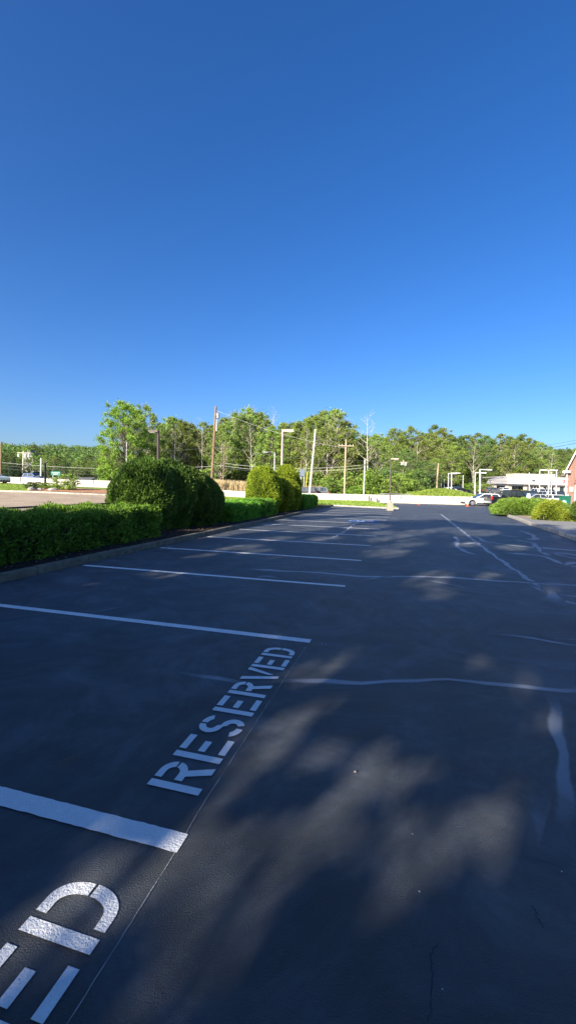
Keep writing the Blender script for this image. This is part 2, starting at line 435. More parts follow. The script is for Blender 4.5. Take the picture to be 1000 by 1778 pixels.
# stall lines
def strip(name, pts, width, z, m, parent=None, seg=None, jit=0.0):
    mb = MB(); pts = [Vector((p[0], p[1], 0)) for p in pts]
    if seg:
        q = [pts[0]]
        for a, b in zip(pts, pts[1:]):
            k = max(1, int((b - a).length / seg))
            q += [a.lerp(b, (i + 1) / k) for i in range(k)]
        pts = q
    vs = []
    for i, p in enumerate(pts):
        d = (pts[min(i + 1, len(pts) - 1)] - pts[max(i - 1, 0)]).normalized(); n = Vector((-d.y, d.x, 0))
        j = rnd.uniform(-jit, jit); k = rnd.uniform(-jit, jit)
        vs += [p + n * (width / 2 + j), p - n * (width / 2 + k)]
    vs = [(v.x, v.y, z) for v in vs]
    return mb.add(vs, [(2 * i + 1, 2 * i + 3, 2 * i + 2, 2 * i) for i in range(len(pts) - 1)]).build(name, m, parent)
line_end = [4.9, 5.3, 5.25, 5.22, 5.2, 5.2, 5.2, 5.25, 5.3, 5.35, 5.4, 5.45, 5.5, 5.5]
for k in range(14):
    s = S0 * k; t1 = min(line_end[k], KT + .1 - .02)
    strip('stall_line', [ST(s, .0), ST(s, t1)], .11, .004, M_WPAINT, lot, .03 if k < 3 else .3, .0022)
strip('stall_line', [ST(-S0, -.0), ST(-S0, 5.2)], .11, .004, M_WPAINT, lot, .05, .002)
strip('chalk_line', [ST(-1.6, .012), ST(-.7, .004), ST(-.06, .008), ST(.24, .022), ST(1.57, .021), ST(2.57, .012)], .0034, .0035, M_CHALK, lot, .04, .0018)
# blue bay patch with wheelchair emblem
bs0 = S0 * 7
sheet('blue_bay_patch', [ST(bs0 + .6, .35), ST(bs0 + 2.1, .35), ST(bs0 + 2.1, 1.9), ST(bs0 + .6, 1.9)], .004, M_BPAINT, parent=lot)
mb = MB()
def em(pts, w_=.12):   # emblem strokes in (s,t) inside the patch, head towards the kerb
    for a, b in zip(pts, pts[1:]):
        a = Vector(a); b = Vector(b); d = (b - a).normalized() * 0.02; n = Vector((-(b - a).y, (b - a).x)).normalized() * w_ / 2
        q = [a - d + n, b + d + n, b + d - n, a - d - n]
        mb.add([ST(bs0 + .6 + p.x, .35 + p.y, .008) for p in q], [(0, 1, 2, 3)])
em([(.62, 1.3), (.62, .78), (.98, .78), (1.15, .35), (1.28, .38)])
em([(.62, 1.05), (.92, 1.05)], .1)
em([(.62 - .02 + .34 * math.cos(t), .58 + .34 * math.sin(t)) for t in [2.2 + i * .42 for i in range(10)]], .08)
mb.add([ST(bs0 + .6 + .62 + .1 * math.cos(t), .35 + 1.42 + .1 * math.sin(t), .008) for t in [i * PI / 5 for i in range(10)]], [tuple(range(10))])
em_o = mb.build('wheelchair_emblem', M_WPAINT, lot)

# ---- stencil lettering, in (s,t): s runs away along the row, t towards the kerb (letter tops)
def lpoly(mb, pts, s0, z=.004):
    z += (len(mb.f) % 9) * .00006
    vs = [ST(s0 + a, b, z) for a, b in pts]
    n = len(vs)
    area = sum(vs[i].x * vs[(i + 1) % n].y - vs[(i + 1) % n].x * vs[i].y for i in range(n))
    mb.add(vs, [tuple(range(n)) if area > 0 else tuple(range(n))[::-1]])
def arcband(cx, cy, ro, ri, a0, a1, n=9, sx=1.0):
    o = [(cx + ro[0] * math.cos(a), cy + ro[1] * math.sin(a)) for a in np.linspace(a0, a1, n)]
    i = [(cx + ri[0] * math.cos(a), cy + ri[1] * math.sin(a)) for a in np.linspace(a1, a0, n)]
    return o, i
T0, T1 = .074, .384
def bandstrip(mb, o, i, s0):
    i = i[::-1]
    for k in range(len(o) - 1): lpoly(mb, [o[k], o[k + 1], i[k + 1], i[k]], s0)
def L_E(mb, s0, w=.235):
    lpoly(mb, [(0, T0), (.053, T0), (.053, T1), (0, T1)], s0)
    lpoly(mb, [(.08, T0), (w, T0), (w, T0 + .046), (.08, T0 + .046)], s0)
    lpoly(mb, [(.08, .21), (w - .045, .21), (w - .045, .256), (.08, .256)], s0)
    lpoly(mb, [(.08, T1 - .048), (w, T1 - .048), (w, T1), (.08, T1)], s0)
def L_R(mb, s0):
    lpoly(mb, [(0, T0), (.052, T0), (.052, T1), (0, T1)], s0)
    # bowl outer part: from the top left to the gap
    cy = .300; o, i = arcband(.13, cy, (.095, .084), (.045, .040), PI / 2, .08, 8)
    o = [(.075, T1)] + o; i = i + [(.075, cy + .040)]
    bandstrip(mb, o, i, s0)
    o, i = arcband(.13, cy, (.095, .084), (.045, .040), -.10, -PI / 2 + .1, 6)
    o = o; i = i
    bandstrip(mb, o, i, s0)
    lpoly(mb, [(.075, cy - .040), (.145, cy - .040), (.145, cy - .088), (.075, cy - .088)], s0)
    lpoly(mb, [(.105, cy - .060), (.165, cy - .075), (.226, T0), (.168, T0)], s0)
def L_S(mb, s0):
    c1, c2 = .302, .156
    o, i = arcband(.125, c1, (.108, .082), (.055, .036), .35, PI / 2 + .02, 5); bandstrip(mb, o, i, s0)
    o, i = arcband(.105, c1, (.092, .082), (.040, .036), PI / 2, PI * 1.5, 12)
    bandstrip(mb, o, i, s0)
    # diagonal spine
    lpoly(mb, [(.105, c1 - .036), (.105, c1 - .082), (.125, c2 + .036), (.125, c2 + .082)], s0)
    o, i = arcband(.125, c2, (.092, .082), (.040, .036), PI / 2, -PI / 2 + .35, 12); bandstrip(mb, o, i, s0)
    o, i = arcband(.115, c2, (.112, .082), (.058, .036), -PI / 2 - .05, -PI + .25, 6); bandstrip(mb, o, i, s0)
def L_V(mb, s0):
    lpoly(mb, [(0, T1), (.056, T1), (.147, T0), (.098, T0)], s0)
    lpoly(mb, [(.166, T0 + .055), (.149, T0 + .10), (.205, T1), (.262, T1)], s0)
def L_D(mb, s0):
    lpoly(mb, [(0, T0), (.053, T0), (.053, T1), (0, T1)], s0)
    for sg in (1, -1):
        cy = .229 + sg * .006
        o = [(.078, .229 + sg * .155)]; i = [(.078, .229 + sg * .107)]
        for a in np.linspace(PI / 2, 0, 10):
            o.append((.128 + .107 * math.cos(a) ** .9, cy + sg * .149 * math.sin(a))); i.append((.118 + .063 * math.cos(a) ** .9, cy + sg * .101 * math.sin(a)))
        for k in range(len(o) - 1): lpoly(mb, [o[k], o[k + 1], i[k + 1], i[k]], s0)
def word(off, parts):
    e = empty('painted_word', (0, 0, 0)); e.parent = lot
    for fn, s in parts:
        mb = MB(); fn(mb, s + off); mb.build('letter', M_WPAINT, e)
WORD = [(L_R, .298), (L_E, .572), (L_S, .842), (L_E, 1.13), (L_R, 1.413), (L_V, 1.675), (L_E, 1.955), (L_D, 2.238)]
word(0, WORD); word(-2.757, WORD)

# ---- crack sealer bands
def seam(pxs, wd, z=.002, jit=.25, strength=1.0, crop=None):
    z *= .35
    pts = [G(x, y) for x, y in pxs]
    q = [pts[0]]
    for a, b in zip(pts, pts[1:]):
        k = max(2, int((b - a).length / .12)); q += [a.lerp(b, (i + 1) / k) for i in range(k)]
    # smooth and wander
    for _ in range(6): q = [q[0]] + [(q[i - 1] + q[i] * 2 + q[i + 1]) / 4 for i in range(1, len(q) - 1)] + [q[-1]]
    ph = rnd.random() * 9; L = 0; vs = []; att = []
    for i, p in enumerate(q):
        d = (q[min(i + 1, len(q) - 1)] - q[max(i - 1, 0)]); d.normalize(); n = Vector((-d.y, d.x, 0))
        L = i * .12; off = .02 * math.sin(L * 5.1 + ph) + .012 * math.sin(L * 13 + ph * 2)
        ww = wd * (1 + jit * math.sin(L * 3.3 + ph) + jit * .6 * math.sin(L * 9.7 + 1.3 * ph))
        e = min(1, i / 4, (len(q) - 1 - i) / 4); ww *= min(3.6, 1 + .2 * p.y * abs(d.x) ** 3) if p.y > 4 else 1
        for j, a in ((-1, 0), (-.45, 1), (0, 1), (.45, 1), (1, 0)):
            v = p + n * (off + ww * .75 * j); vs.append((v.x, v.y, z)); att.append(a * (.45 + .55 * strength) * e)
    fs = [(5 * i + j, 5 * i + j + 1, 5 * i + j + 6, 5 * i + j + 5) for i in range(len(q) - 1) for j in range(4)]
    o = MB().add(vs, fs).build('crack_seam', M_ASPH, lot)
    if o.data.polygons[0].normal.z < 0: o.data.flip_normals()
    a = o.data.attributes.new('seam', 'FLOAT', 'POINT'); a.data.foreach_set('value', att)
c2 = lambda l: [(500 + x / 2, 840 + y / 2) for x, y in l]
seam([(420, 988)] + c2([(0, 303), (150, 312), (300, 326), (420, 320), (600, 328), (800, 342), (1000, 356)]), .045)
seam(c2([(240, 338), (300, 326), (360, 322)]), .03, .0024, strength=.7)
seam(c2([(430, 330), (560, 345), (640, 368), (680, 382)]), .04, .0026, strength=.5)
seam(c2([(530, 105), (600, 160), (650, 200), (700, 238), (760, 280), (820, 322), (850, 340), (885, 366), (920, 388)]), .085, .0028)
seam(c2([(820, 345), (870, 365), (920, 385), (960, 415), (1120, 434)]), .09, .0026, strength=.9)
seam(c2([(730, 240), (800, 242), (870, 248), (920, 262), (960, 285), (1120, 300)]), 0.108, .0024, strength=.8)
seam(c2([(650, 180), (680, 200), (760, 212), (860, 222), (1120, 240)]), 0.121, .0022, strength=.6)
seam(c2([(575, 180), (590, 195), (585, 215), (610, 235), (675, 251)]), 0.108, .002, strength=.8)
seam(c2([(600, 185), (640, 190), (655, 203), (600, 213)]), 0.095, .0034, strength=.6)
seam(c2([(545, 243), (600, 245), (675, 252)]), .035, .003, strength=.6)
seam(c2([(770, 190), (850, 205), (880, 235), (900, 250), (940, 250)]), 0.121, .003, strength=.6)
seam(c2([(880, 235), (940, 240), (1120, 262)]), 0.121, .0036, strength=.5)
seam(c2([(890, 228), (950, 252), (1120, 280)]), 0.095, .0032, strength=.45)
seam(c2([(955, 288), (980, 275), (1120, 274)]), 0.081, .003, strength=.7)
seam(c2([(800, 160), (850, 178), (860, 192), (820, 196)]), 0.135, .003, strength=.5)
seam(c2([(690, 170), (760, 182), (830, 186)]), .10, .0038, strength=.35)
seam(c2([(830, 340), (900, 346), (1120, 360)]), .04, .003, strength=.8)
seam(c2([(870, 350), (930, 388), (1120, 400)]), .045, .0034, strength=.7)
seam(c2([(900, 362), (925, 392), (905, 415)]), .13, .004, strength=.6)
seam(c2([(650, 517), (760, 525), (860, 535), (1120, 584)]), .03)
seam(c2([(870, 537), (1120, 547)]), .022, .0026, strength=.5)
seam([(272, 1163), (330, 1172), (400, 1184), (480, 1186)], .05, .002, strength=.55)
seam([(470, 1185)] + c2([(0, 685), (200, 690), (400, 685), (600, 682), (750, 697), (900, 713), (1120, 726)]), .06, .0024, strength=1)
seam([(953, 1198), (962, 1220), (972, 1255), (978, 1290), (980, 1330), (968, 1400), (972, 1480)], .085, .002, strength=.75)
seam([(935, 1340), (930, 1400), (945, 1470), (960, 1500)], .10, .0016, strength=.35)
seam([(575, 935), (600, 922), (612, 912), (626, 905)], .07, .005, strength=.9)
seam([(120, 1075), (180, 1060), (240, 1048)], .04, .0016, strength=.3)
seam([(440, 1010), (455, 998), (500, 1008)], .05, .0016, strength=.35)
# fine dark open cracks
def crack(pxs):
    pts = [G(x, y) for x, y in pxs]; q = []
    for a, b in zip(pts, pts[1:]):
        for i in range(8):
            p = a.lerp(b, i / 8); q.append(p + Vector((rnd.uniform(-.006, .006), rnd.uniform(-.006, .006), 0)))
    q.append(pts[-1]); strip('open_crack', q, .0035, .0012, M_BLACKP, lot, None, .0012)
crack([(755, 1246), (770, 1240), (776, 1232)]); crack([(768, 1240), (785, 1252), (798, 1262)])
crack([(745, 1778), (752, 1700), (748, 1660), (758, 1640)]); crack([(925, 1575), (935, 1600), (945, 1612)])
for x, y, r in ((559, 1119, .012), (566, 1120, .009), (716, 1450, .006), (728, 1550, .008), (613, 1118, .006), (733, 1077, .012), (768, 1720, .005), (517, 1119, .01), (975, 1515, .006)):
    r *= .6; p = G(x, y); mb = MB(); mb.add([(p.x + r * math.cos(i) * rnd.uniform(.5, 1.2), p.y + r * math.sin(i) * rnd.uniform(.6, 1.2), .003) for i in (0, 1, 2, 3, 4, 5.2)], [tuple(range(6))]); mb.build('paint_speck', M_WPAINT, lot)
def rock(name, loc, s, m, seed, flat=.6):
    import bmesh
    bm = bmesh.new(); bmesh.ops.create_icosphere(bm, subdivisions=3, radius=1)
    P = np.array([v.co[:] for v in bm.verts]); nz = vnoise(P, 1.7, seed) * .18 + vnoise(P, 4.5, seed + 9) * .06
    for v, k in zip(bm.verts, nz): v.co = v.co * (1 + float(k)); v.co.x *= s * 1.2; v.co.y *= s * .9; v.co.z = v.co.z * s * flat
    me = bpy.data.meshes.new(name); bm.to_mesh(me); bm.free(); me.materials.append(m)
    o = bpy.data.objects.new(name, me); COL.objects.link(o); o.location = loc; o.rotation_euler = (0, 0, seed * 1.3); return o
p = G(617, 1342); tag(rock('pebble', (p.x, p.y, .006), .009, M_ROCK, 3), 'small round pale pebble lying alone on the dark asphalt', 'pebble')

# ---- left kerb: granite blocks in one kerb
def kerb(name, pts, wd, ht, m, block=(.9, 1.5), side=1):
    mb = MB(); pts = [Vector((p[0], p[1], 0)) for p in pts]
    cum = [0]
    for a, b in zip(pts, pts[1:]): cum.append(cum[-1] + (b - a).length)
    def P(s):
        for i in range(len(pts) - 1):
            if s <= cum[i + 1] or i == len(pts) - 2:
                return pts[i].lerp(pts[i + 1], (s - cum[i]) / (cum[i + 1] - cum[i]))
    s = 0
    while s < cum[-1] - .05:
        e = min(cum[-1], s + rnd.uniform(*block)); a, b = P(s + .006), P(e - .006); d = (b - a).normalized(); n = Vector((-d.y, d.x, 0)) * side
        h = ht + rnd.uniform(-.006, .008); o = rnd.uniform(-.006, .006); ch = .015
        vs = []
        for p, q in ((a, 0), (b, 1)):
            for off, z in ((o, -.1), (o + .008, h - ch), (o + ch + .008, h), (wd - ch, h), (wd, h - ch), (wd, -.1)): vs.append(p + n * off + Vector((0, 0, z)))
        fs = [(i, i + 1, i + 7, i + 6) for i in range(5)] + [(5, 4, 3, 2, 1, 0), (6, 7, 8, 9, 10, 11)]
        if side < 0: fs = [f[::-1] for f in fs]
        mb.add(vs, fs); s = e
    o = mb.build(name, m); o['kind'] = 'structure'; return o
kerb('kerb', [(p.x, p.y) for p in left_edge], .17, .14, M_KERB)
kerb('kerb_end', [(endL.x, endL.y), ((endL.x * .35 + endR.x * .65), (endL.y * .35 + endR.y * .65)), (endR.x - .1, endR.y)], .15, .12, M_KERB2)
kerb('kerb_right', RK, .15, .14, M_KERB2, (.25, .32), -1)
# planting strip behind the kerb (dark mulch, slightly mounded) and the verge at the end
bed = []
for s in (-14, -6, 0, 10, 18, 25, 30, 35, 38.5): 
    t = (KT if s < 25 else KT + .25 * float(sm((s - 25) / 10))) + .165; bed.append(ST(s, t))
bedp = [(p.x, p.y) for p in bed] + [(p.x, p.y) for p in [ST(38.5, 8.2), ST(20, 8.3), ST(-14, 8.6)]]
sheet('planting_bed', bedp, .11, M_SOIL)

_n = 2600; _s = rng.uniform(-6, 38, _n); _t = np.where(rng.random(_n) < .25, KT - np.abs(rng.normal(size=_n)) * .05 - .01, KT + .2 + rng.random(_n) * 2.2)
_P = np.array([ST(a, b, .012 if b < KT else .135)[:] for a, b in zip(_s, _t)]); _D = rng.normal(size=(_n, 3)); _D[:, 2] *= .15
tag(leafmesh('leaf_litter', _P, _D, .022, .012, groundm('dry_leaves', (.16, .10, .05), (.32, .22, .12), 9)), 'dry leaf litter on the dark bed and along the kerb', kind='stuff')
# ---- grass verge between the lot's far end and the barrier
vp = [ST(38.75, 8.2), endL + U * .15, endR + U * .15 + V * .2, Vector((endR.x + .9, barrier_xy(11) - .75, 0)), Vector((-14, barrier_xy(-14) - .9, 0)), ST(40, 16), ST(38.75, 12)]
sheet('grass_verge', [(p.x, p.y) for p in vp], .07, M_GRASS, 1.5, draped=True)
# ---- street on the left, island, lawn
sheet('street', [(-10.5, -30), (-6.6, 10), (-3.0, 25), (.9, 39), (-3, 47), (-12, 53), (-21, 58.5), (-32, 61.5), (-70, 70), (-90, 70), (-60, -30)], .02, M_STREET, 2.0, draped=True)
def GT(x, y):   # ground point on the rising terrain
    z = 0
    for _ in range(30):
        p = G(x, y, min(z, 1.6)); z = .5 * z + .5 * gz(p.x, p.y)
    return Vector((p.x, p.y, gz(p.x, p.y)))
isl = [(-60, 46), (-38, 45.3), (-29, 44.5), (-22, 44.0), (-17, 44.6), (-14.6, 46.3), (-14.8, 48.5), (-18, 51.5), (-26, 55.5), (-40, 60), (-60, 63)]
sheet('lawn_island', isl, .14, M_GRASS, 1.5, draped=True)
isk = isl[0:8]
mb = MB()
for a, b in zip(isk, isk[1:]):
    k = max(1, int(math.dist(a, b) / 1.0))
    for i in range(k):
        p = Vector(a).lerp(Vector(b), i / k); q = Vector(a).lerp(Vector(b), (i + 1) / k)
        d = (q - p).normalized(); n = Vector((d.y, -d.x)) * .15
        z0, z1 = gz(*p), gz(*q)
        vs = [(p.x, p.y, z0), (q.x, q.y, z1), (q.x + n.x, q.y + n.y, z1), (p.x + n.x, p.y + n.y, z0)]
        mb.add([(x, y, z) for x, y, z in vs] + [(x, y, z + .18) for x, y, z in vs], [(4, 5, 6, 7), (0, 1, 5, 4), (1, 2, 6, 5), (2, 3, 7, 6), (3, 0, 4, 7)])
o = mb.build('kerb_island', M_KERB2); o['kind'] = 'structure'
sheet('mulch_bed', [(-27, 44.9), (-22, 44.3), (-17.2, 44.9), (-15.0, 46.3), (-15.4, 48), (-19, 50), (-25, 50.5), (-28, 48)], .20, M_MULCH, 1.0, draped=True)
# highway behind the barrier and its far verge
sheet('highway', [(-90, 72), (-46, 66.9), (-4, 58.2), (24, 52.6), (26, 53.5), (16, 62), (0, 70), (-45, 80), (-90, 86)], .03, M_ROAD, 2.0, draped=True)
sheet('side_road', [(-60, 118), (-48, 92), (-42, 80), (-36, 80), (-42, 92), (-52, 118), (-64, 150), (-75, 150)], .08, M_ROAD, 2.0, draped=True)
sheet('dealer_lot', [(24, 51.2), (75, 50.5), (130, 90), (130, 132), (34, 132), (26, 100), (30, 70)], .04, M_ROAD, 2.0, draped=True)

# ---- jersey barrier
mb = MB(); xs = np.arange(-62, 25.6, 1.0); prof = [(-.30, 0), (-.30, .08), (-.14, .32), (-.09, .98), (.09, .98), (.14, .32), (.30, .08), (.30, 0)]
path = [Vector((x, barrier_xy(x), gz(x, barrier_xy(x)))) for x in xs]
n_ = len(prof); vs = []; fs = []
for p in path:
    for o_, z in prof: vs.append(p + Vector((-.2 * -o_ * .0, o_, z)))
for i in range(len(path) - 1):
    for j in range(n_ - 1): a = i * n_ + j; fs.append((a, a + n_, a + n_ + 1, a + 1))
fs.append(tuple(range(n_))); fs.append(tuple((len(path) - 1) * n_ + k for k in range(n_))[::-1])
mb.add(vs, fs)
bt = empty('highway_barrier', (path[40].x, path[40].y, 0), label='long white concrete barrier running across the view between lot and highway', cat='barrier')
o = mb.build('barrier_body', M_BARR, bt, smooth=False); o.location = -bt.location
for i in range(4, len(path), 6):
    p = path[i]; mb = MB(); mb.box(p + Vector((0, -.16, .62)), (.05, .10, .66)); o = mb.build('joint', M_ROOF, bt); o.location = -bt.location
for x, hh in ((641, .75), (655, .5)):
    q = G(x, 872); yb = barrier_xy(q.x) - .55
    mb = MB(); mb.box((0, 0, hh / 2), (.14, .08, hh)); mb.box((0, 0, hh + .03), (.17, .10, .06))
    tag(mb.build('marker_post', M_BRONZE, loc=(q.x * yb / q.y, yb, 0)), 'short dark marker post before the white barrier, ' + ('the taller left one' if hh > .6 else 'the shorter right one'), 'post', 'marker posts at the barrier')

# ------------------------------------------------------------------ shrubs
def shrub_points(kind, n, dims, seed, lump=.06):
    """returns surface points and normals in local coordinates"""
    if kind == 'box':
        Lx, Ly, Lz = dims; P = []; Nn = []
        faces = [((1, 0, 0), Ly * Lz), ((-1, 0, 0), Ly * Lz), ((0, 1, 0), Lx * Lz), ((0, -1, 0), Lx * Lz), ((0, 0, 1), Lx * Ly)]
        tot = sum(a for _, a in faces)
        for nv, a in faces:
            k = int(n * a / tot); u = rng.uniform(-.5, .5, (k, 3)); nv = np.array(nv, float)
            p = u * np.array([Lx, Ly, Lz]); ax = int(np.argmax(np.abs(nv))); p[:, ax] = nv[ax] * dims[ax] / 2
            P.append(p); Nn.append(np.tile(nv, (k, 1)))
        P = np.concatenate(P); Nn = np.concatenate(Nn)
        # round the edges: push to rounded box
        r = min(.30, Ly * .3, Lz * .35); inner = np.array([Lx / 2 - r, Ly / 2 - r, Lz / 2 - r])
        q = np.clip(P, -inner, inner); q[:, 2] = np.where(P[:, 2] < 0, P[:, 2], q[:, 2]); d = P - q; L = np.linalg.norm(d, axis=1, keepdims=True)
        Nn = d / np.maximum(L, 1e-6); P = q + Nn * r; P[:, 2] += Lz / 2
    else:
        rx, ry, hz_ = dims; u = unit(n)
        # egg: widest at 35% of the height
        zc = .38
        z = np.where(u[:, 2] > 0, zc + u[:, 2] * (1 - zc), zc + u[:, 2] * zc)
        k = 1.0 if kind == 'egg' else 1.0
        rr = np.sqrt(np.maximum(0, 1 - u[:, 2] ** 2))
        if kind == 'egg': rr = np.where(u[:, 2] < 0, np.maximum(rr, .72), rr ** .92)
        ang = np.arctan2(u[:, 1], u[:, 0])
        P = np.stack([np.cos(ang) * rr * rx, np.sin(ang) * rr * ry, z * hz_], 1)
        Nn = np.stack([np.cos(ang) * rr / rx, np.sin(ang) * rr / ry, u[:, 2] / hz_ * (1.6)], 1); Nn /= np.linalg.norm(Nn, axis=1, keepdims=True)
    k = vnoise(P + seed, 2.2, seed) * lump + vnoise(P + seed, 6.5, seed + 1) * lump * .5
    return P + Nn * k[:, None], Nn, k
def core_mesh(kind, dims, inset):
    mb = MB()
    if kind == 'box':
        Lx, Ly, Lz = dims; r = .3
        mb.box((0, 0, Lz / 2 - inset / 2), (Lx - 2 * inset, Ly - 2 * inset, Lz - inset), taper=.9)
    else:
        rx, ry, h = dims; prof = []
        for i in range(11):
            a = -PI / 2 + PI * i / 10; z = .38 + math.sin(a) * (.62 if a > 0 else .38); r = math.cos(a)
            if kind == 'egg' and a < 0: r = max(r, .72)
            prof.append((max(.01, r * (rx - inset)), z * (h - inset)))
        mb.lathe((0, 0, 0), prof, 20)
        mb.v = [(x, y * (ry - inset) / (rx - inset), z) for x, y, z in mb.v]
    return mb.v, mb.f
M_CORE = plain('shrub_inner_twigs', (.020, .022, .010), .9)
def shrub(name, kind, dims, loc, rz, n, leaf, mats, label, cat, group=None, lump=.08, lift=.5, seed=1, inset=None, depth=None):
    inset = inset or leaf * 2.2
    P, Nn, k = shrub_points(kind, n, dims, seed, lump)
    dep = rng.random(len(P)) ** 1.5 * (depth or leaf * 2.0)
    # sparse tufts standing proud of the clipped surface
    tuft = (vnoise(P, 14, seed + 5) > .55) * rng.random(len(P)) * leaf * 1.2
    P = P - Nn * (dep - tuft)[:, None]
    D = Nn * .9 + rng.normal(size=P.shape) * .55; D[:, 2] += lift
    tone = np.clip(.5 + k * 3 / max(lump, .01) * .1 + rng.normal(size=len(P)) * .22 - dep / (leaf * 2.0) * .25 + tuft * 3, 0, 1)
    keep = P[:, 2] > -.02
    t = empty(name, loc, rz, label=label, cat=cat, group=group)
    leafmesh('foliage', P[keep], D[keep], leaf * rng.uniform(.6, 1.2, keep.sum()) * np.where(rng.random(keep.sum()) < .03, 2.1, 1.0), leaf * .34, [mats, M_CORE], tone[keep], t, core_mesh(kind, dims, inset))
    mb = MB()
    for i in range(3): mb.tube([(rnd.uniform(-.1, .1), rnd.uniform(-.1, .1), -.08), (rnd.uniform(-.15, .15), rnd.uniform(-.15, .15), dims[2] * .4)], [.04, .025], 6)
    mb.build('stem', M_BARK, t)
    return t
RZ = PI / 2 - YAW      # local +x along the row
def rowp(s, t, z=.10): return ST(s, t, z)
# hedge A runs out of frame on the left
hg = 'clipped hedges along the left kerb'
shrub('clipped_hedge', 'box', (19.9, 1.95, .90), rowp(-.05, 7.1), RZ, 120000, .052, F_HEDGE, 'long low clipped green hedge nearest the camera, behind the left kerb', 'hedge', hg, .10, seed=3)
ag = 'rounded evergreens along the left kerb'
LB = ['largest rounded dark evergreen, right behind the end of the nearest hedge', 'second rounded dark evergreen, just beyond the largest one', 'third rounded dark evergreen in the near clump', 'farthest rounded dark evergreen of the near clump, beside the second hedge']
for i, (s, t, r, h) in enumerate([(11.46, 7.8, 1.2, 2.42), (12.5, 7.5, 1.12, 2.42), (13.3, 7.25, 1.08, 2.28), (14.0, 7.1, 1.08, 2.02)]):
    shrub('rounded_evergreen', 'egg', (r, r * .97, h), rowp(s, t), i * 1.1, 46000, .058, F_ARB, LB[i], 'evergreen', ag, .09, seed=20 + i, lift=.7)
shrub('clipped_hedge', 'box', (3.9, 1.7, .80), rowp(17.4, 6.95), RZ, 36000, .045, F_HEDGE, 'second low clipped hedge between the two clumps of rounded evergreens, left half', 'hedge', hg, .07, seed=5)
shrub('clipped_hedge', 'box', (2.7, 1.8, .86), rowp(20.6, 6.95), RZ, 24000, .048, F_HEDGE, 'short clipped hedge with sunlit top just before the golden evergreens', 'hedge', hg, .07, seed=6)
LB = ['sunlit golden green rounded evergreen at the front of the far clump', 'tall pointed golden green evergreen behind, right of the front one', 'low shaded evergreen on the kerb side of the far clump, nearer one', 'low shaded evergreen on the kerb side of the far clump, farther one']
for i, (s, t, r, h, g) in enumerate([(23.2, 7.35, 1.15, 2.82, F_GOLD), (28.6, 7.45, 1.15, 3.2, F_GOLD), (25.1, 6.95, .92, 2.2, F_GOLD), (27.0, 6.8, .86, 2.1, F_GOLD)]):
    shrub('rounded_evergreen', 'egg', (r, r * .97, h), rowp(s, t), i * 1.3, 30000, .060, g, LB[i], 'evergreen', ag, .08, seed=40 + i, lift=.8)
shrub('clipped_hedge', 'box', (5.0, 1.8, .98), rowp(31.4, 7.0), RZ, 26000, .055, F_HEDGE, 'farthest clipped hedge by the end of the lot, with a bright sunlit top', 'hedge', hg, .07, seed=8)
# right island
isl2 = RK[4:12] + [(28, 39), (28, 20), (20, 14)]
rk_in = [(x + .14, y) for x, y in RK]
sheet('sidewalk', rk_in + [(60, -6)], .125, M_WALK)
sheet('bed_right', [(17.4, 34.5), (16.9, 33), (15.3, 29), (14.2, 26), (14.6, 24.6), (16.5, 23.0), (18, 22.0), (26, 21), (30, 36), (24, 38.6), (20.8, 38.4), (18.6, 36.9)], .135, M_TANBED)
sheet('grass_fringe', [(16.8, 34.6), (15.2, 29.6), (15.9, 29.8), (17.6, 33.4), (19.2, 35.8), (21, 37.6), (24, 38.4), (24, 39.9), (20.7, 38.9), (18.2, 36.7)], .145, M_GRASS)
def juniper(loc, rx, ry, h, n, leaf, m, label, seed, group='spreading junipers on the right island'):
    t = empty('spreading_juniper', loc, 0, label=label, cat='juniper', group=group)
    ang = rng.uniform(0, 2 * PI, n); rr = np.sqrt(rng.random(n)); 
    x, y = np.cos(ang) * rr, np.sin(ang) * rr
    z = (1 - rr ** 2.6) ** .55
    P = np.stack([x * rx, y * ry, z * h], 1)
    P += (vnoise(P, 2.6, seed) * .15 + vnoise(P, 6, seed + 2) * .10)[:, None] * np.stack([x, y, np.ones(n)], 1)
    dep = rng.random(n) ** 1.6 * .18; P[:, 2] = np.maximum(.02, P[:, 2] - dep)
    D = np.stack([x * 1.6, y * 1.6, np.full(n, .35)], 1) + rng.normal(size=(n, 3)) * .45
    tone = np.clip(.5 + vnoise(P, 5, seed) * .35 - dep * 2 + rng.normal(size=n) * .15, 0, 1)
    mb = MB(); prof = [(max(.02, r) * (rx - .12), max(0, (1 - r ** 2.6)) ** .55 * (h - .16)) for r in (1, .95, .85, .7, .5, .25, .02)]
    mb.lathe((0, 0, 0), prof, 20); mb.v = [(a, b * (ry - .1) / (rx - .12), c) for a, b, c in mb.v]
    leafmesh('foliage', P, D, leaf * rng.uniform(.6, 1.3, n) * np.where(rng.random(n) < .06, 2.0, 1.0), leaf * .3, [m, M_CORE], tone, t, (mb.v, mb.f))
    mb = MB(); mb.tube([(0, 0, -.05), (.1, 0, h * .4)], [.05, .03], 6); mb.build('stem', M_BARK, t)
def atX(px, py, Y): return at(px, py, Y).x
juniper((atX(905, 890, 29.9), 29.9, .13), 1.9, 1.7, 1.0, 26000, .10, F_JUN, 'wide spreading green juniper on the island, left half of the mound', 51)
juniper((atX(943, 890, 31.5), 31.5, .13), 2.0, 1.7, .98, 24000, .10, F_JUN, 'wide spreading green juniper behind the yellow one', 52)
juniper((atX(953, 895, 24.6), 24.6, .13), .78, .85, .98, 14000, .085, F_YEL, 'bright yellow juniper before the green electrical box', 53)
juniper((atX(979, 900, 24.3), 24.3, .13), .72, .7, .62, 10000, .08, F_YEL, 'low yellow green juniper right of the brightest one', 54)
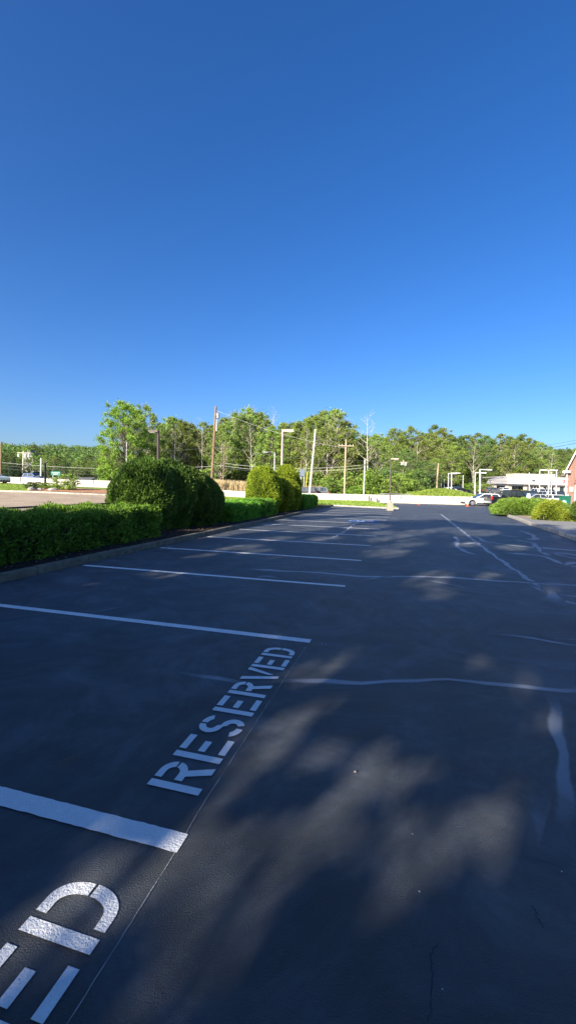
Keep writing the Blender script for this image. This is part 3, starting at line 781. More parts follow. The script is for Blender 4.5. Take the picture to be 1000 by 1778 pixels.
shrub('rounded_evergreen', 'egg', (.95, .95, 1.35), (atX(1003, 900, 23.0) + .7, 23.0, .13), 0, 20000, .05, F_ARB, 'dark rounded evergreen at the right edge before the brick building', 'evergreen', None, .06, seed=61)

# ------------------------------------------------------------------ chain link fence behind hedge A
fe = empty('chain_link_fence', rowp(2, 8.45, 0), RZ, label='low black chain link fence behind the nearest hedge', cat='fence')
mb = MB(); mb.tube([(-12, 0, 1.0), (13, 0, 1.0)], .024, 8); mb.build('top_rail', M_BLACKP, fe)
for x in np.arange(-11.5, 13.1, 2.45):
    mb = MB(); mb.tube([(x, 0, -.05), (x, 0, .99)], .03, 8); mb.lathe((x, 0, .985), [(.035, 0), (.035, .03), (.01, .05)], 8); mb.build('post', M_BLACKP, fe)
mb = MB()
for k in range(-180, 196):
    x = k * .07
    for sgn in (1, -1):
        x1 = x + sgn * .98
        if -12 <= x <= 13 and -12 <= x1 <= 13: mb.tube([(x, .004 * sgn, .03), (x1, .004 * sgn, 1.03)], .0022, 3, caps=False)
mb.build('wire_mesh', M_BLACKP, fe)
# ------------------------------------------------------------------ trees
def tree_parts(name, seed, h, r, base, nclump, nleaf, leaf, fm, bm_, trunk=.18, clump=.9, bare=0, spread=1.0, thin=False, cutter=None, top=.8, limb=.42):
    """returns (trunk object, crown object) built at the origin"""
    R = random.Random(seed); g = np.random.default_rng(seed)
    mb = MB(); lx, ly = R.uniform(-.04, .04) * h, R.uniform(-.04, .04) * h
    def axis(z): q = z / h; return Vector((lx * q * q + .15 * math.sin(q * 5 + seed), ly * q * q + .15 * math.cos(q * 4 + seed), z))
    zs = [-.3, 0, .3] + [h * k for k in (.1, .25, .4, .55, .7, .85, .95)]
    mb.tube([axis(max(z, 0)) + Vector((0, 0, min(z, 0))) for z in zs], [trunk * 1.4, trunk * 1.35, trunk * 1.1] + [trunk * (1 - .9 * k) for k in (.1, .25, .4, .55, .7, .85, .95)], 8)
    cl = []
    for i in range(nclump):
        q = (i + R.random()) / nclump; z = h * (base + (1 - base) * q)
        env = r * (math.sin(PI * min(1, .18 + q * top)) ** .7) * spread
        if q > .93: env *= .4
        a = i * 2.399 + R.uniform(-.5, .5); rr = env * R.uniform(.45, 1.0)
        c = axis(min(z, h * .97)) + Vector((math.cos(a) * rr, math.sin(a) * rr, R.uniform(-.02, .05) * h)); c.z = min(c.z, h)
        z0 = max(h * base * .8, c.z - rr * R.uniform(.6, 1.1)); p0 = axis(z0); mid = p0.lerp(c, .5) + Vector((0, 0, -.08 * rr)) + Vector((R.uniform(-.1, .1), R.uniform(-.1, .1), 0)) * rr
        tr = max(.012, trunk * limb * (1 - z0 / h) + .02 * limb / .42)
        mb.tube([p0, mid, c], [tr, tr * .65, tr * .25], 5, caps=False)
        for _ in range(0 if limb < .3 else (2 if not bare else 4)):
            e = c + Vector((R.uniform(-1, 1), R.uniform(-1, 1), R.uniform(-.2, 1))) * clump * (.9 if not bare else 1.3)
            mb.tube([mid.lerp(c, R.uniform(.2, .9)), e], [tr * .3, .012], 4, caps=False)
        if R.random() >= bare: cl.append((c, clump * R.uniform(.7, 1.25) * (1 - .3 * q)))
    to = mb.build('trunk', bm_, smooth=True)
    co = None
    if cl and fm:
        C = []; D = []; T = []
        per = int(nleaf / len(cl))
        for c, cr_ in cl:
            k = int(per * cr_ ** 2 / clump ** 2); u = g.normal(size=(k, 3)); u /= np.linalg.norm(u, axis=1, keepdims=True)
            rr = np.minimum(np.abs(g.normal(size=k)) * .62 + .15, 1.6) if cutter is None else g.random(k) ** .45; P = np.array(c) + u * rr[:, None] * cr_ * np.array([1, 1, .72])
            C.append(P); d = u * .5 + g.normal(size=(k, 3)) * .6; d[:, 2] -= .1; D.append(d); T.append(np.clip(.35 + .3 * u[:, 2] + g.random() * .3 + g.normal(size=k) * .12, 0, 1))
        C = np.concatenate(C); D = np.concatenate(D); T = np.concatenate(T)
        if cutter is not None:
            kp = cutter(C); C, D, T = C[kp], D[kp], T[kp]
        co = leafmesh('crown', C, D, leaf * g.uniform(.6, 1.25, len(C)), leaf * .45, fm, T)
    return to, co
def tree_thing(name, loc, proto, sc, rz, label, cat='tree', group=None):
    t = empty(name, loc, rz, label=label, cat=cat, group=group); t.scale = sc
    for p in proto:
        if p is None: continue
        if not p.get('used'): c = p; p['used'] = 1
        else: c = p.copy(); COL.objects.link(c)
        c.parent = t
    return t
def clean():
    for o in bpy.data.objects:
        if 'used' in o.keys(): del o['used']
# prototypes (height 15)
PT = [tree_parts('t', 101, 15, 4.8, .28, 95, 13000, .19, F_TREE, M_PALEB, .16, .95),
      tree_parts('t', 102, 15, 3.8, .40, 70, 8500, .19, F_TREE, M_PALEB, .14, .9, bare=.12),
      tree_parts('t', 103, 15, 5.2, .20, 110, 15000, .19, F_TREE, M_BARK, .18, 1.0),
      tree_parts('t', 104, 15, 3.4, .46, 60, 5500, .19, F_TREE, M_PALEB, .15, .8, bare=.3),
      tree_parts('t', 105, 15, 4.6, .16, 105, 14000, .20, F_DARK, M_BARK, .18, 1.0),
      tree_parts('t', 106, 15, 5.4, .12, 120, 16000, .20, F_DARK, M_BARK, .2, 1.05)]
SN = [tree_parts('s', 201, 15, 2.6, .45, 16, 0, .3, None, M_PALEB, .17, .9, bare=1), tree_parts('s', 202, 15, 3.2, .35, 20, 0, .3, None, M_PALEB, .2, 1.1, bare=1)]
SH = [tree_parts('b', 301, 5, 2.8, .05, 30, 3600, .22, F_TREE, M_BARK, .07, 1.0), tree_parts('b', 302, 5, 2.5, .08, 24, 2800, .22, F_BRIGHT, M_BARK, .06, .95),
      tree_parts('b', 303, 5, 3.0, .03, 32, 4000, .22, F_DARK, M_BARK, .07, 1.0)]
def px_top(x, prof):
    for (a, ya), (b, yb) in zip(prof, prof[1:]):
        if a <= x <= b: return ya + (yb - ya) * (x - a) / max(1e-6, b - a)
    return prof[-1][1] if x > prof[-1][0] else prof[0][1]
TOP = [(165, 782), (185, 735), (200, 704), (225, 698), (255, 705), (268, 712), (282, 742), (300, 724), (320, 722), (333, 738), (350, 732), (368, 735), (385, 722), (400, 714), (430, 706), (452, 712), (465, 736), (500, 733), (520, 727), (540, 718), (560, 713), (578, 712), (592, 728), (606, 742), (640, 748), (655, 757), (680, 744), (710, 742), (730, 750), (750, 739), (770, 742), (790, 755), (820, 752), (850, 757), (880, 750), (900, 752), (925, 760), (945, 775), (960, 773), (1000, 772), (1060, 770)]
LAND = [(0, 'left utility pole'), (60, 'blue car'), (97, 'green highway sign'), (218, 'big bright maple'), (275, 'dark bronze lamp pole'), (300, 'forked pale snag'), (371, 'tall brown utility pole'), (388, 'thin grey pole'), (430, 'golden evergreens'), (490, 'tan lamp pole'), (526, 'back of the road sign'), (543, 'leaning bleached pole'), (600, 'crossarm pole'), (632, 'tall bare dead tree'), (680, 'slim lamp pole'), (700, 'transformer pole'), (759, 'weathered pole by the mound'), (782, 'paired white lot lamps'), (836, 'tallest pair of white lamps'), (868, 'service bays'), (905, 'dealership sign band'), (954, 'double-armed lamp'), (985, 'brick gable')]
used_labels = {}
def lab(base, x, extra=''):
    d, nme = min((abs(x - a), n) for a, n in LAND); a = [q for q, n in LAND if n == nme][0]
    side = 'directly behind' if d < 7 else ('left of' if x < a else 'right of')
    return f'{base} {side} the {nme}{extra}'
def put_tree(px, Y, top, proto, wid, base, row, name='broadleaf_tree', group='woodland trees behind the highway'):
    q = at(px, 850, Y); g = gz(q.x, Y); zt = at(px, top, Y).z; h = max(3, zt - g)
    l = lab(base, px, row)
    k = used_labels.get(l, 0); used_labels[l] = k + 1
    if k: l = l.replace(' behind', ['', ', a narrower one behind', ', a third behind'][min(k, 2)] + ' behind', 1) if False else l + ['', ', second there', ', third there', ', fourth there'][min(k, 3)]
    return tree_thing(name, (q.x, Y, g - .1), proto, (h / 15 * wid, h / 15 * wid, h / 15), rnd.uniform(0, 6.28), l, 'tree', group)
# front row
D = rnd
mats_names = ['full green tree', 'slim pale trunked tree', 'broad green tree', 'thin crowned bare limbed tree', 'dark green tree', 'broad dark green tree']
x = 284
while x < 652:
    k = D.choice([0, 1, 1, 2, 3, 0, 4]); put_tree(x, D.uniform(80, 92), px_top(x, TOP) + D.uniform(0, 16), PT[k], D.uniform(.75, 1.0), mats_names[k], ''); x += D.uniform(13, 19)
x = 280
while x < 660:
    k = D.choice([0, 2, 4, 5]); put_tree(x, D.uniform(98, 112), px_top(x, TOP) + D.uniform(-2, 14), PT[k], D.uniform(.85, 1.1), mats_names[k], ', in the back row'); x += D.uniform(15, 22)
x = 655
while x < 990:
    k = D.choice([0, 2, 2, 4, 0, 5, 1]); put_tree(x, D.uniform(140, 152), px_top(x, TOP) + D.uniform(14, 40), PT[k], D.uniform(.9, 1.2), mats_names[k], ', front of wood'); x += D.uniform(13, 18)
x = 650
while x < 1010:
    k = D.choice([0, 2, 4, 5, 5]); put_tree(x, D.uniform(165, 185), px_top(x, TOP) + D.uniform(-1, 9), PT[k], D.uniform(.9, 1.15), mats_names[k], ', skyline'); x += D.uniform(12, 17)
x = 655
while x < 1000:
    k = D.choice([0, 2, 4, 5, 5]); put_tree(x, D.uniform(205, 235), px_top(x, TOP) + D.uniform(8, 18), PT[k], D.uniform(.95, 1.2), mats_names[k], ', far back'); x += D.uniform(20, 26)
# the trees nearer the highway between slim lamp and mound
for px, Y, tp in ((652, 84, 770), (668, 78, 812), (692, 80, 806), (712, 88, 790), (735, 96, 800), (752, 100, 796)):
    k = D.choice([2, 5, 0]); put_tree(px, Y, tp, PT[k], 1.15 if tp < 800 else 1.4, mats_names[k], ', beside the highway')
# big bright maple at the left
big = tree_parts('m', 401, 15, 7.0, .05, 210, 44000, .19, F_BRIGHT, M_BARK, .30, 1.05, top=.74)
q = at(215, 850, 72); g = gz(q.x, 72); h = at(225, 699, 72).z - g
tree_thing('maple_tree', (q.x, 72, g - .1), big, (h / 15 * .72, h / 15 * .8, h / 15), .4, 'big bright green maple, tallest tree at the left of the wood', 'tree', None)
put_tree(256, 80, 706, PT[1], .85, 'tall loose tree with visible branches', ', beside the maple')
put_tree(240, 84, 716, PT[2], .8, 'broad green tree', '')
put_tree(186, 78, 775, PT[0], .8, 'small green tree', ', at its foot')
# snags
for px, Y, tp, k, wd, l in ((303, 78, 742, 1, .9, 'forked pale dead tree with spreading limbs right of the bronze lamp'), (350, 80, 728, 0, .7, 'slender pale leafless tree left of the tall brown pole'), (436, 79, 735, 0, .7, 'pale bare trunk rising from the trees above the golden evergreens'), (468, 84, 712, 0, .8, 'thin bare grey treetop left of the tan lamp pole'), (566, 80, 738, 1, .8, 'pale dead tree with many limbs left of the crossarm pole'), (530, 79, 742, 0, .6, 'thin pale bare tree beside the leaning bleached pole'), (637, 76, 716, 0, .95, 'tall bare dead tree standing clear against the sky'), (722, 138, 762, 1, .9, 'grey bare tree in the wood right of the transformer pole'), (820, 138, 770, 1, .8, 'grey bare tree in the wood left of the tallest white lamps'), (954, 120, 780, 0, .6, 'bare trunk standing behind the double-armed lamp')):
    q = at(px, 850, Y); g = gz(q.x, Y); h = at(px, tp, Y).z - g
    tree_thing('dead_tree', (q.x, Y, g - .1), (SN[k][0], None), (h / 15 * wd, h / 15 * wd, h / 15), rnd.uniform(0, 6), l, 'tree', 'bare trees in the wood')
# understory bushes
def put_bush(px, Y, top, k, wid, l, name='bush'):
    q = at(px, 850, Y); g = gz(q.x, Y); h = max(.8, at(px, top, Y).z - g)
    s = h / 5
    tree_thing(name, (q.x, Y, g - .1), SH[k], (s * wid, s * wid, s), rnd.uniform(0, 6.28), l, 'bush', 'roadside bushes beyond the barrier')
x = 205; i = 0
while x < 735:
    i += 1; y = 822 + D.uniform(-8, 10)
    if 370 < x < 435: x += 12; continue
    l = lab(D.choice(['leafy roadside bush', 'rounded green bush', 'low spreading bush']), x, ', by the highway')
    k_ = used_labels.get(l, 0); used_labels[l] = k_ + 1
    if k_: l += ', second there'
    put_bush(x, D.uniform(72, 77), y, D.choice([0, 0, 1, 2]), D.uniform(.8, 1.2), l); x += D.uniform(12, 17)
put_bush(565, 70, 838, 1, .7, 'bright green sapling left of the crossarm pole, at the barrier')
put_bush(617, 70, 844, 1, 1.9, 'low rounded light green bush between crossarm pole and dead tree')
put_bush(690, 68, 826, 0, 1.5, 'grey green bushy willow beside the slim lamp pole')
put_bush(712, 67, 832, 0, 1.3, 'soft green willow bush before the transformer pole')
for px, Y, tp, k in ((815, 100, 838, 1), (832, 104, 836, 1), (846, 102, 840, 1)):
    put_bush(px, Y, tp, k, 1.6, lab('yellow green low bush', px, ', beyond the mound'))
# ---- left background
def spruce(seed, h, r):
    R = random.Random(seed); mb = MB(); mb.tube([(0, 0, -.2), (0, 0, h)], [.16, .02], 8); to = None
    C = []; Dn = []; g = np.random.default_rng(seed); z = .08 * h
    while z < h * .98:
        rad = r * (1 - z / h) ** .85; nb = max(4, int(9 * (1 - z / h) + 3))
        for b in range(nb):
            a = R.uniform(0, 6.28); L = rad * R.uniform(.75, 1.1); mb.tube([(0, 0, z), (math.cos(a) * L, math.sin(a) * L, z - .18 * L)], [.03, .008], 4, caps=False)
            k = int(14 + 30 * L); t = g.random(k) ** .7
            P = np.stack([math.cos(a) * L * t, math.sin(a) * L * t, z - .18 * L * t], 1) + g.normal(size=(k, 3)) * .12 * (.4 + L * .3)
            d = np.tile([math.cos(a), math.sin(a), -.25], (k, 1)) + g.normal(size=(k, 3)) * .4; C.append(P); Dn.append(d)
        z += h * .045
    C = np.concatenate(C); Dn = np.concatenate(Dn)
    return mb.build('trunk', M_BARK, smooth=True), leafmesh('crown', C, Dn, .22, .06, F_CONIF)
sp = spruce(5, 15, 4.0)
for px, Y, tp, wd, l in ((36, 84, 793, 1.1, 'pointed spruce standing behind the barrier between left pole and blue car'), (14, 92, 800, 1.2, 'broad spruce behind the white vehicle at the left edge'), (24, 98, 790, 1.0, 'dark spruce just left of the pointed one')):
    q = at(px, 850, Y); g = gz(q.x, Y); h = at(px, tp, Y).z - g
    tree_thing('spruce_tree', (q.x, Y, g - .1), sp, (h / 15 * wd, h / 15 * wd, h / 15), rnd.random() * 6, l, 'spruce', 'spruces at the left')
for px, Y, tp, k, wd in ((2, 110, 786, 4, 1.3), (-12, 100, 780, 2, 1.2), (20, 125, 786, 5, 1.2), (33, 150, 780, 4, 1.2), (50, 130, 776, 2, 1.1), (60, 150, 773, 5, 1.2), (72, 120, 790, 0, 1.2), (80, 105, 790, 0, .9), (92, 130, 796, 3, 1.2), (97, 160, 790, 2, 1.2), (108, 150, 800, 5, 1.3), (122, 160, 797, 0, 1.3), (135, 150, 800, 2, 1.4), (148, 170, 800, 4, 1.3), (160, 165, 800, 2, 1.3), (172, 150, 795, 4, 1.2), (84, 190, 783, 4, 1.2), (115, 200, 789, 5, 1.2), (42, 190, 778, 0, 1.2), (8, 180, 780, 5, 1.2), (-20, 150, 782, 5, 1.3), (155, 200, 790, 5, 1.4)):
    put_tree(px, Y, tp, PT[k], wd, mats_names[k], '', group='trees on the left slope')
for i, (px, Y, tp, k, w_) in enumerate(((116, 47.2, 824, 0, 1.45), (55, 48.5, 837.5, 2, 2.6), (69, 49, 837.5, 2, 2.6), (84, 48.5, 838.5, 0, 2.7), (97, 48.0, 839, 1, 2.4))):
    q = at(px, 850, Y); g = gz(q.x, Y) + .15; h = at(px, tp, Y).z - g; s = h / 5
    tree_thing('island_shrub', (q.x, Y, g), SH[k], (s * w_, s * w_, s), i, ['large rounded shrub on the mulch island beside the green sign', 'low shrub at the left end of the mulch island bed', 'low shrub by the black post on the island', 'low shrub just right of the black post on the island', 'low yellow green shrub beside the large rounded shrub'][i], 'shrub', 'shrubs on the mulch island')
for i, (px, py, s) in enumerate(((84, 849, .42), (105, 848, .28), (122, 850, .42), (142, 847, .28), (95, 851, .2))):
    p = GT(px, py); tag(rock('landscape_boulder', (p.x, 45.6 + i * .2, gz(p.x, 45.6) + .25), s, M_ROCK, 11 + i), ['large pale boulder below the black post on the mulch', 'small boulder in the mulch left of the rounded shrub', 'long boulder at the foot of the large rounded shrub', 'small boulder at the right end of the mulch', 'smallest boulder at the front edge of the mulch'][i], 'boulder', 'boulders on the mulch island')
    o = bpy.data.objects[-1]
# far hill woods as one mass each
def wood_mass(name, n, fx, label, leaf, m, per=150, crown=4.5):
    C = []; Dn = []; T = []
    for i in range(n):
        x, y, h = fx(i); z = gz(x, y); c = np.array([x, y, z + h]); cr_ = crown * rnd.uniform(.7, 1.3)
        u = unit(per); rr = rng.random(per) ** .35; C.append(c + u * rr[:, None] * cr_ * np.array([1, 1, .9])); Dn.append(u + rng.normal(size=(per, 3)) * .7); T.append(np.full(per, rnd.random() * .6) + rng.random(per) * .4)
    o = leafmesh(name, np.concatenate(C), np.concatenate(Dn), leaf, leaf * .55, m, np.concatenate(T)); o['kind'] = 'stuff'; o['label'] = label; return o
def fx(i):
    y = rnd.uniform(240, 620); return (-y * rnd.uniform(.40, .85), y, rnd.uniform(3, 9))
wood_mass('hillside_wood', 900, fx, 'dense green woods covering the distant hill at the left', 1.0, F_DARK, 130, 6.5)
def fx(i):
    y = rnd.uniform(120, 132); return (-y * .28 + (y * .5) * rnd.random(), y, rnd.uniform(1.0, 9.0))
wood_mass('backing_wood', 420, fx, 'dense dark woodland filling in behind the roadside trees', .5, F_DARK, 170, 2.8)
def fx(i):
    y = rnd.uniform(190, 250); return (y * rnd.uniform(.15, .8), y, rnd.uniform(1, 9.0))
wood_mass('hill_wood', 420, fx, 'dense woodland behind the dealership', .7, F_DARK, 170, 4.5)
# reeds
def reeds():
    n = 9000; Y = rng.uniform(62, 68, n); px = rng.uniform(352, 447, n)
    X = (px - 500) / F * Y; Z = hz(X, Y); hh = rng.uniform(1.5, 2.6, n)
    C = np.stack([X, Y, Z + hh * .5], 1); Dn = np.stack([rng.normal(size=n) * .12, rng.normal(size=n) * .12, np.ones(n)], 1)
    o = leafmesh('reed_bed', C, Dn, hh * .5, .035, F_REED); tag(o, 'tall dry tan reeds standing behind the barrier by the brown pole', kind='stuff')
    n = 1800; px = rng.uniform(505, 560, n); Y = rng.uniform(66, 70, n); X = (px - 500) / F * Y; hh = rng.uniform(1, 2.2, n)
    C = np.stack([X, Y, hz(X, Y) + hh * .5], 1); Dn = np.stack([rng.normal(size=n) * .12, rng.normal(size=n) * .12, np.ones(n)], 1)
    tag(leafmesh('reed_patch', C, Dn, hh * .5, .035, F_REED), 'small patch of dry reeds behind the dark cars', kind='stuff')
reeds()
# grass blades on verge, lawn and mound
def grass(name, pts_fn, n, hgt, label):
    P = pts_fn(n); Z = hz(P[:, 0], P[:, 1]) + .10; hh = rng.uniform(.5, 1.2, len(P)) * hgt
    C = np.stack([P[:, 0], P[:, 1], Z + hh * .4], 1); Dn = np.stack([rng.normal(size=len(P)) * .45, rng.normal(size=len(P)) * .45, np.ones(len(P))], 1)
    tag(leafmesh(name, C, Dn, hh * .6, hgt * .18, F_GRASS), label, kind='stuff')
def pip(P, poly):
    x, y = P[:, 0], P[:, 1]; ins = np.zeros(len(P), bool)
    for (x1, y1), (x2, y2) in zip(poly, poly[1:] + poly[:1]):
        c = ((y1 > y) != (y2 > y)) & (x < (x2 - x1) * (y - y1) / ((y2 - y1) or 1e-9) + x1); ins ^= c
    return ins
def inpoly(poly):
    def f(n):
        xs = [p[0] for p in poly]; ys = [p[1] for p in poly]
        P = np.stack([rng.uniform(min(xs), max(xs), n * 2), rng.uniform(min(ys), max(ys), n * 2)], 1); return P[pip(P, poly)][:n]
    return f
grass('verge_grass', inpoly([(p.x, p.y) for p in vp]), 26000, .16, 'sunlit grass on the verge before the white barrier')
grass('lawn_grass', inpoly([(-45, 46.2), (-30, 45.2), (-26, 46), (-27, 52), (-40, 58), (-55, 60)]), 12000, .14, 'green lawn on the street island at the left')
def moundp(n):
    P = np.stack([rng.uniform(10, 32, n), rng.uniform(57, 74, n)], 1); return P[(P[:, 0] > .16 * P[:, 1]) & (P[:, 0] < 30)]
grass('mound_grass', moundp, 30000, .28, 'grassy mound behind the barrier before the white lamps')
# ------------------------------------------------------------------ shade trees behind the camera
dh = Vector((sd.x, sd.y, 0)).normalized()       # horizontal, towards the sun
PATCH = [(15, 1710, .13), (60, 1655, .14), (110, 1605, .15), (160, 1560, .16), (210, 1530, .14), (260, 1495, .13), (300, 1460, .13), (330, 1435, .11), (400, 1480, .10), (398, 1530, .14), (388, 1590, .18), (362, 1640, .18), (350, 1690, .12), (440, 1460, .08), (545, 1440, .13), (590, 1420, .12), (560, 1470, .08), (690, 1480, .12), (686, 1530, .12), (672, 1565, .07), (525, 1250, .14), (508, 1272, .10), (455, 1290, .15), (435, 1332, .12), (450, 1262, .09), (650, 1310, .12), (700, 1340, .09), (612, 1372, .09), (850, 1440, .11), (890, 1400, .10), (828, 1478, .09), (470, 1107, .12), (545, 1162, .20), (592, 1146, .18), (20, 1320, .07), (60, 1300, .08), (95, 1285, .05), (120, 1250, .06), (215, 1150, .07), (820, 1150, .13), (900, 1190, .13), (940, 1250, .10), (560, 1310, .10), (270, 994, .16), (160, 1015, .12), (765, 1030, .28), (750, 1000, .34), (300, 998, .22), (480, 935, .4), (420, 950, .4), (560, 935, .35), (440, 957, .3), (380, 930, .35), (675, 962, .4), (690, 935, .5), (720, 925, .5), (710, 945, .4), (660, 925, .4), (640, 915, .5), (560, 912, .6), (600, 903, .8), (780, 920, .5), (650, 900, .9), (740, 1010, .34), (810, 945, .3), (850, 1000, .2), (890, 950, .3), (830, 925, .5), (530, 920, .4), (350, 965, .25)]
rays = [(G(x, y), r) for x, y, r in PATCH]
rays += [(Vector(v), r) for v, r in (((-4.9, 10.6, 1.0), .3), ((-4.7, 11.3, .98), .4), ((-4.5, 11.9, .98), .45), ((-4.3, 12.5, .9), .45), ((-5.4, 11.6, .98), .5), ((-4.1, 12.9, .8), .4))]
_r0 = random.Random(9)
for _ in range(45): rays.append((G(_r0.uniform(60, 960), _r0.uniform(1120, 1700)), _r0.uniform(.02, .055)))
for (x, y, Y, r) in ((225, 884, 13.6, .7), (265, 887, 14.4, .6), (190, 884, 12.8, .5), (255, 838, 15.6, .45), (215, 870, 15.4, .3), (270, 860, 15.5, .4), (335, 812, 18.5, .6), (305, 815, 17.0, .5), (235, 820, 15.4, .3), (285, 900, 15.0, .2), (370, 850, 20.0, .5)):
    rays.append((at(x, y, Y), r))
RO = np.array([p[:] for p, r in rays]); RR = np.array([r for p, r in rays]); SD = np.array(sd[:])
def make_cut(offset):
    off = np.array(offset)
    def cut(C):
        W = C + off; keep = np.ones(len(C), bool)
        for o_, r in zip(RO, RR):
            d = W - o_; t = d @ SD; perp = np.linalg.norm(d - t[:, None] * SD, axis=1)
            # openings are tall ovals seen along the ray and a little larger than the bright spot
            keep &= ~((perp < r * np.where(t > 26, 1.45, .95) + .018 + .0012 * np.clip(t, 0, 60)) & (t > 0))
        # everything north of this line stays lit
        g = W - SD * (W[:, 2] / SD[2])[:, None]; p_ = -(g[:, 0] * dh.x + g[:, 1] * dh.y); q_ = g[:, 0] * .777 - g[:, 1] * .629
        lim = 24.5 + .5 * np.sin(q_ * 1.3) + .8 * np.sin(q_ * .47 + 1)
        keep &= p_ < lim
        keep &= q_ > -16.2 + .5 * np.sin(p_ * .9)
        keep &= ~((p_ > 17) & (q_ < -13.6) & (p_ > 17 + (q_ + 16.2) * 2.6))
        # thin, ragged foliage on the left flank lets dapples through to the evergreens and the hedge top
        Q = np.stack([q_, p_ * .45, q_ * 0], 1); nn = vnoise(Q, 2.6, 77)
        keep &= ~((q_ < -10.7) & (p_ < 17.5) & (p_ > 4) & (nn > -.75))
        keep &= ~((nn > .85) & (p_ < 24) & (p_ > 6))
        return keep
    return cut
for i, (q_, p_, h, r) in enumerate(((-13.2, -12.5, 17.5, 5.6), (-6.2, -12.0, 17.5, 5.8), (1.0, -12.8, 17.8, 5.8), (7.6, -12.2, 12.0, 4.2), (-9.0, -14.5, 12.5, 4.0), (-2.6, -15.0, 12.5, 4.4), (4.3, -14.5, 11.5, 4.2))):  # crowns cut to place sun patches; last three unseen, added to fill shade gaps
    loc = Vector((.629 * p_ + .777 * q_, .777 * p_ - .629 * q_, 0))
    pr = tree_parts('sh', 500 + i, h, r, .10, 230, 62000, .19, F_TREE, M_BARK, .24, 1.55, cutter=make_cut(loc), top=.80, limb=.06 if i in (0, 4) else .2)
    tree_thing('shade_tree', loc, pr, (1, 1, 1), 0, ['tall maple behind the camera at the lot edge, leftmost of the four', 'tall maple behind the camera, second of the four from the left', 'tall maple behind the camera, third of the four from the left', 'shorter maple behind the camera, rightmost of the four', 'short bushy unseen tree behind the camera, added to shade the left gap', 'short bushy unseen tree behind the camera, added to shade the middle gap', 'short bushy unseen tree behind the camera, added to shade the right gap'][i], 'tree', 'maples shading the lot')

# ------------------------------------------------------------------ poles, lamps, wires
def base_at(px, py, Y, lift=0):
    q = at(px, py, Y); return Vector((q.x, Y, gz(q.x, Y) + lift))
def pole(name, pb, pt, Y, r0, r1, m, label, cat, extra=None, n=10, group=None, lift=0):
    b = base_at(pb[0], pb[1], Y, lift); t = at(pt[0], pt[1], Y)
    e = empty(name, b, 0, label=label, cat=cat, group=group); d = t - b
    mb = MB(); mb.tube([Vector((0, 0, 0)) - d * .01, d * .5, d], [r0, (r0 + r1) / 2, r1], n); mb.build('pole_shaft', m, e)
    if extra: extra(e, d)
    return e, b, t
def lamp_head(L, dirx, m, w_=.32, hh=.16, drop=0):
    def f(e, d):
        mb = MB(); mb.box(d + Vector((dirx * L / 2, 0, -hh / 2 + drop)), (L, w_, hh), taper=.94); mb.build('lamp_head', m, e, bevel=.02)
        mb = MB(); mb.box(d + Vector((dirx * L * .6, 0, -hh - .012 + drop)), (L * .5, w_ * .75, .02)); mb.build('lens', M_LAMPG, e)
    return f
def sq(e, d): pass
pole('lamp_pole', (274.5, 846), (275.3, 747), 33, .12, .10, M_BRONZE, 'dark bronze square lamp pole behind the near evergreens, head pointing left', 'lamp pole', lamp_head(.75, -1, M_BRONZE), 4, 'parking lot lamps')
pole('lamp_pole', (489, 850), (491, 745.5), 36.5, .11, .095, M_TANP, 'tan square lamp pole behind the golden evergreens, head pointing right', 'lamp pole', lamp_head(.95, 1, M_TANP, hh=.2), 4, 'parking lot lamps')
def slim(e, d):
    lamp_head(.62, 1, M_TANP, .25, .10)(e, d)
    mb = MB(); mb.box((0, 0, .3), (.46, .46, .6), taper=.9); mb.lathe((0, 0, .6), [(.16, 0), (.14, .12), (.07, .2)], 12); mb.build('concrete_base', plain('tan_concrete', (.42, .34, .26), .9, bmp=.3), e, bevel=.02)
pb = G(677, 884.2, .1)
e, b, t = pole('lamp_pole', (676.8, 885), (678.6, 795.5), pb.y, .055, .045, M_BRONZE, 'slim lamp pole on a concrete base at the end of the lot', 'lamp pole', slim, 8, 'parking lot lamps')
def cobra(e, d):
    mb = MB(); mb.tube([d, d + Vector((-.5, 0, .1)), d + Vector((-1.0, 0, .08))], [.05, .04, .035], 6); mb.box(d + Vector((-1.25, 0, .05)), (.7, .28, .14)); mb.build('lamp_head', M_STEEL, e)
pole('street_lamp', (476, 850), (477, 786), 58, .09, .07, M_STEEL, 'grey street lamp between the golden evergreens, arm pointing left', 'street lamp', cobra, 8)
def gear(e, d):
    mb = MB(); mb.lathe(d + Vector((.32, -.1, -1.7)), [(.02, 0), (.22, .05), (.22, .75), (.05, .85)], 10); mb.build('transformer', M_STEEL, e)
    mb = MB(); mb.box(d + Vector((.1, 0, -2.6)), (.15, .1, 1.6)); mb.build('bracket', M_STEEL, e)
pole('utility_pole', (366.5, 848), (374.8, 705), 60, .19, .14, M_POLEW, 'tall brown wooden utility pole leaning right, tallest pole in view', 'utility pole', gear, 10, 'utility poles along the highway')
pole('utility_pole', (387, 848), (389.5, 773), 74, .11, .09, M_POLEW, 'thin grey brown pole right of the tallest pole, in the reeds', 'utility pole', None, 8, 'utility poles along the highway')
pole('leaning_pole', (536.5, 862), (547.8, 745), 56.6, .15, .11, M_POLEP, 'bleached pale pole leaning right just behind the barrier', 'pole', None, 10)
def xarm(e, d):
    mb = MB(); a = d + Vector((0, -.15, -.9)); mb.box(a, (2.2, .10, .13)); mb.build('crossarm', M_POLET, e)
    for x in (-1.0, -.55, .55, 1.0):
        mb = MB(); mb.lathe(a + Vector((x, 0, .06)), [(.03, 0), (.06, .04), (.03, .10), (.06, .14), (.02, .19)], 8); mb.build('insulator', M_WPOST, e)
pole('utility_pole', (597.5, 868), (600.8, 763), 62, .15, .11, M_POLET, 'tan wooden utility pole with a single crossarm', 'utility pole', xarm, 10, 'utility poles along the highway')
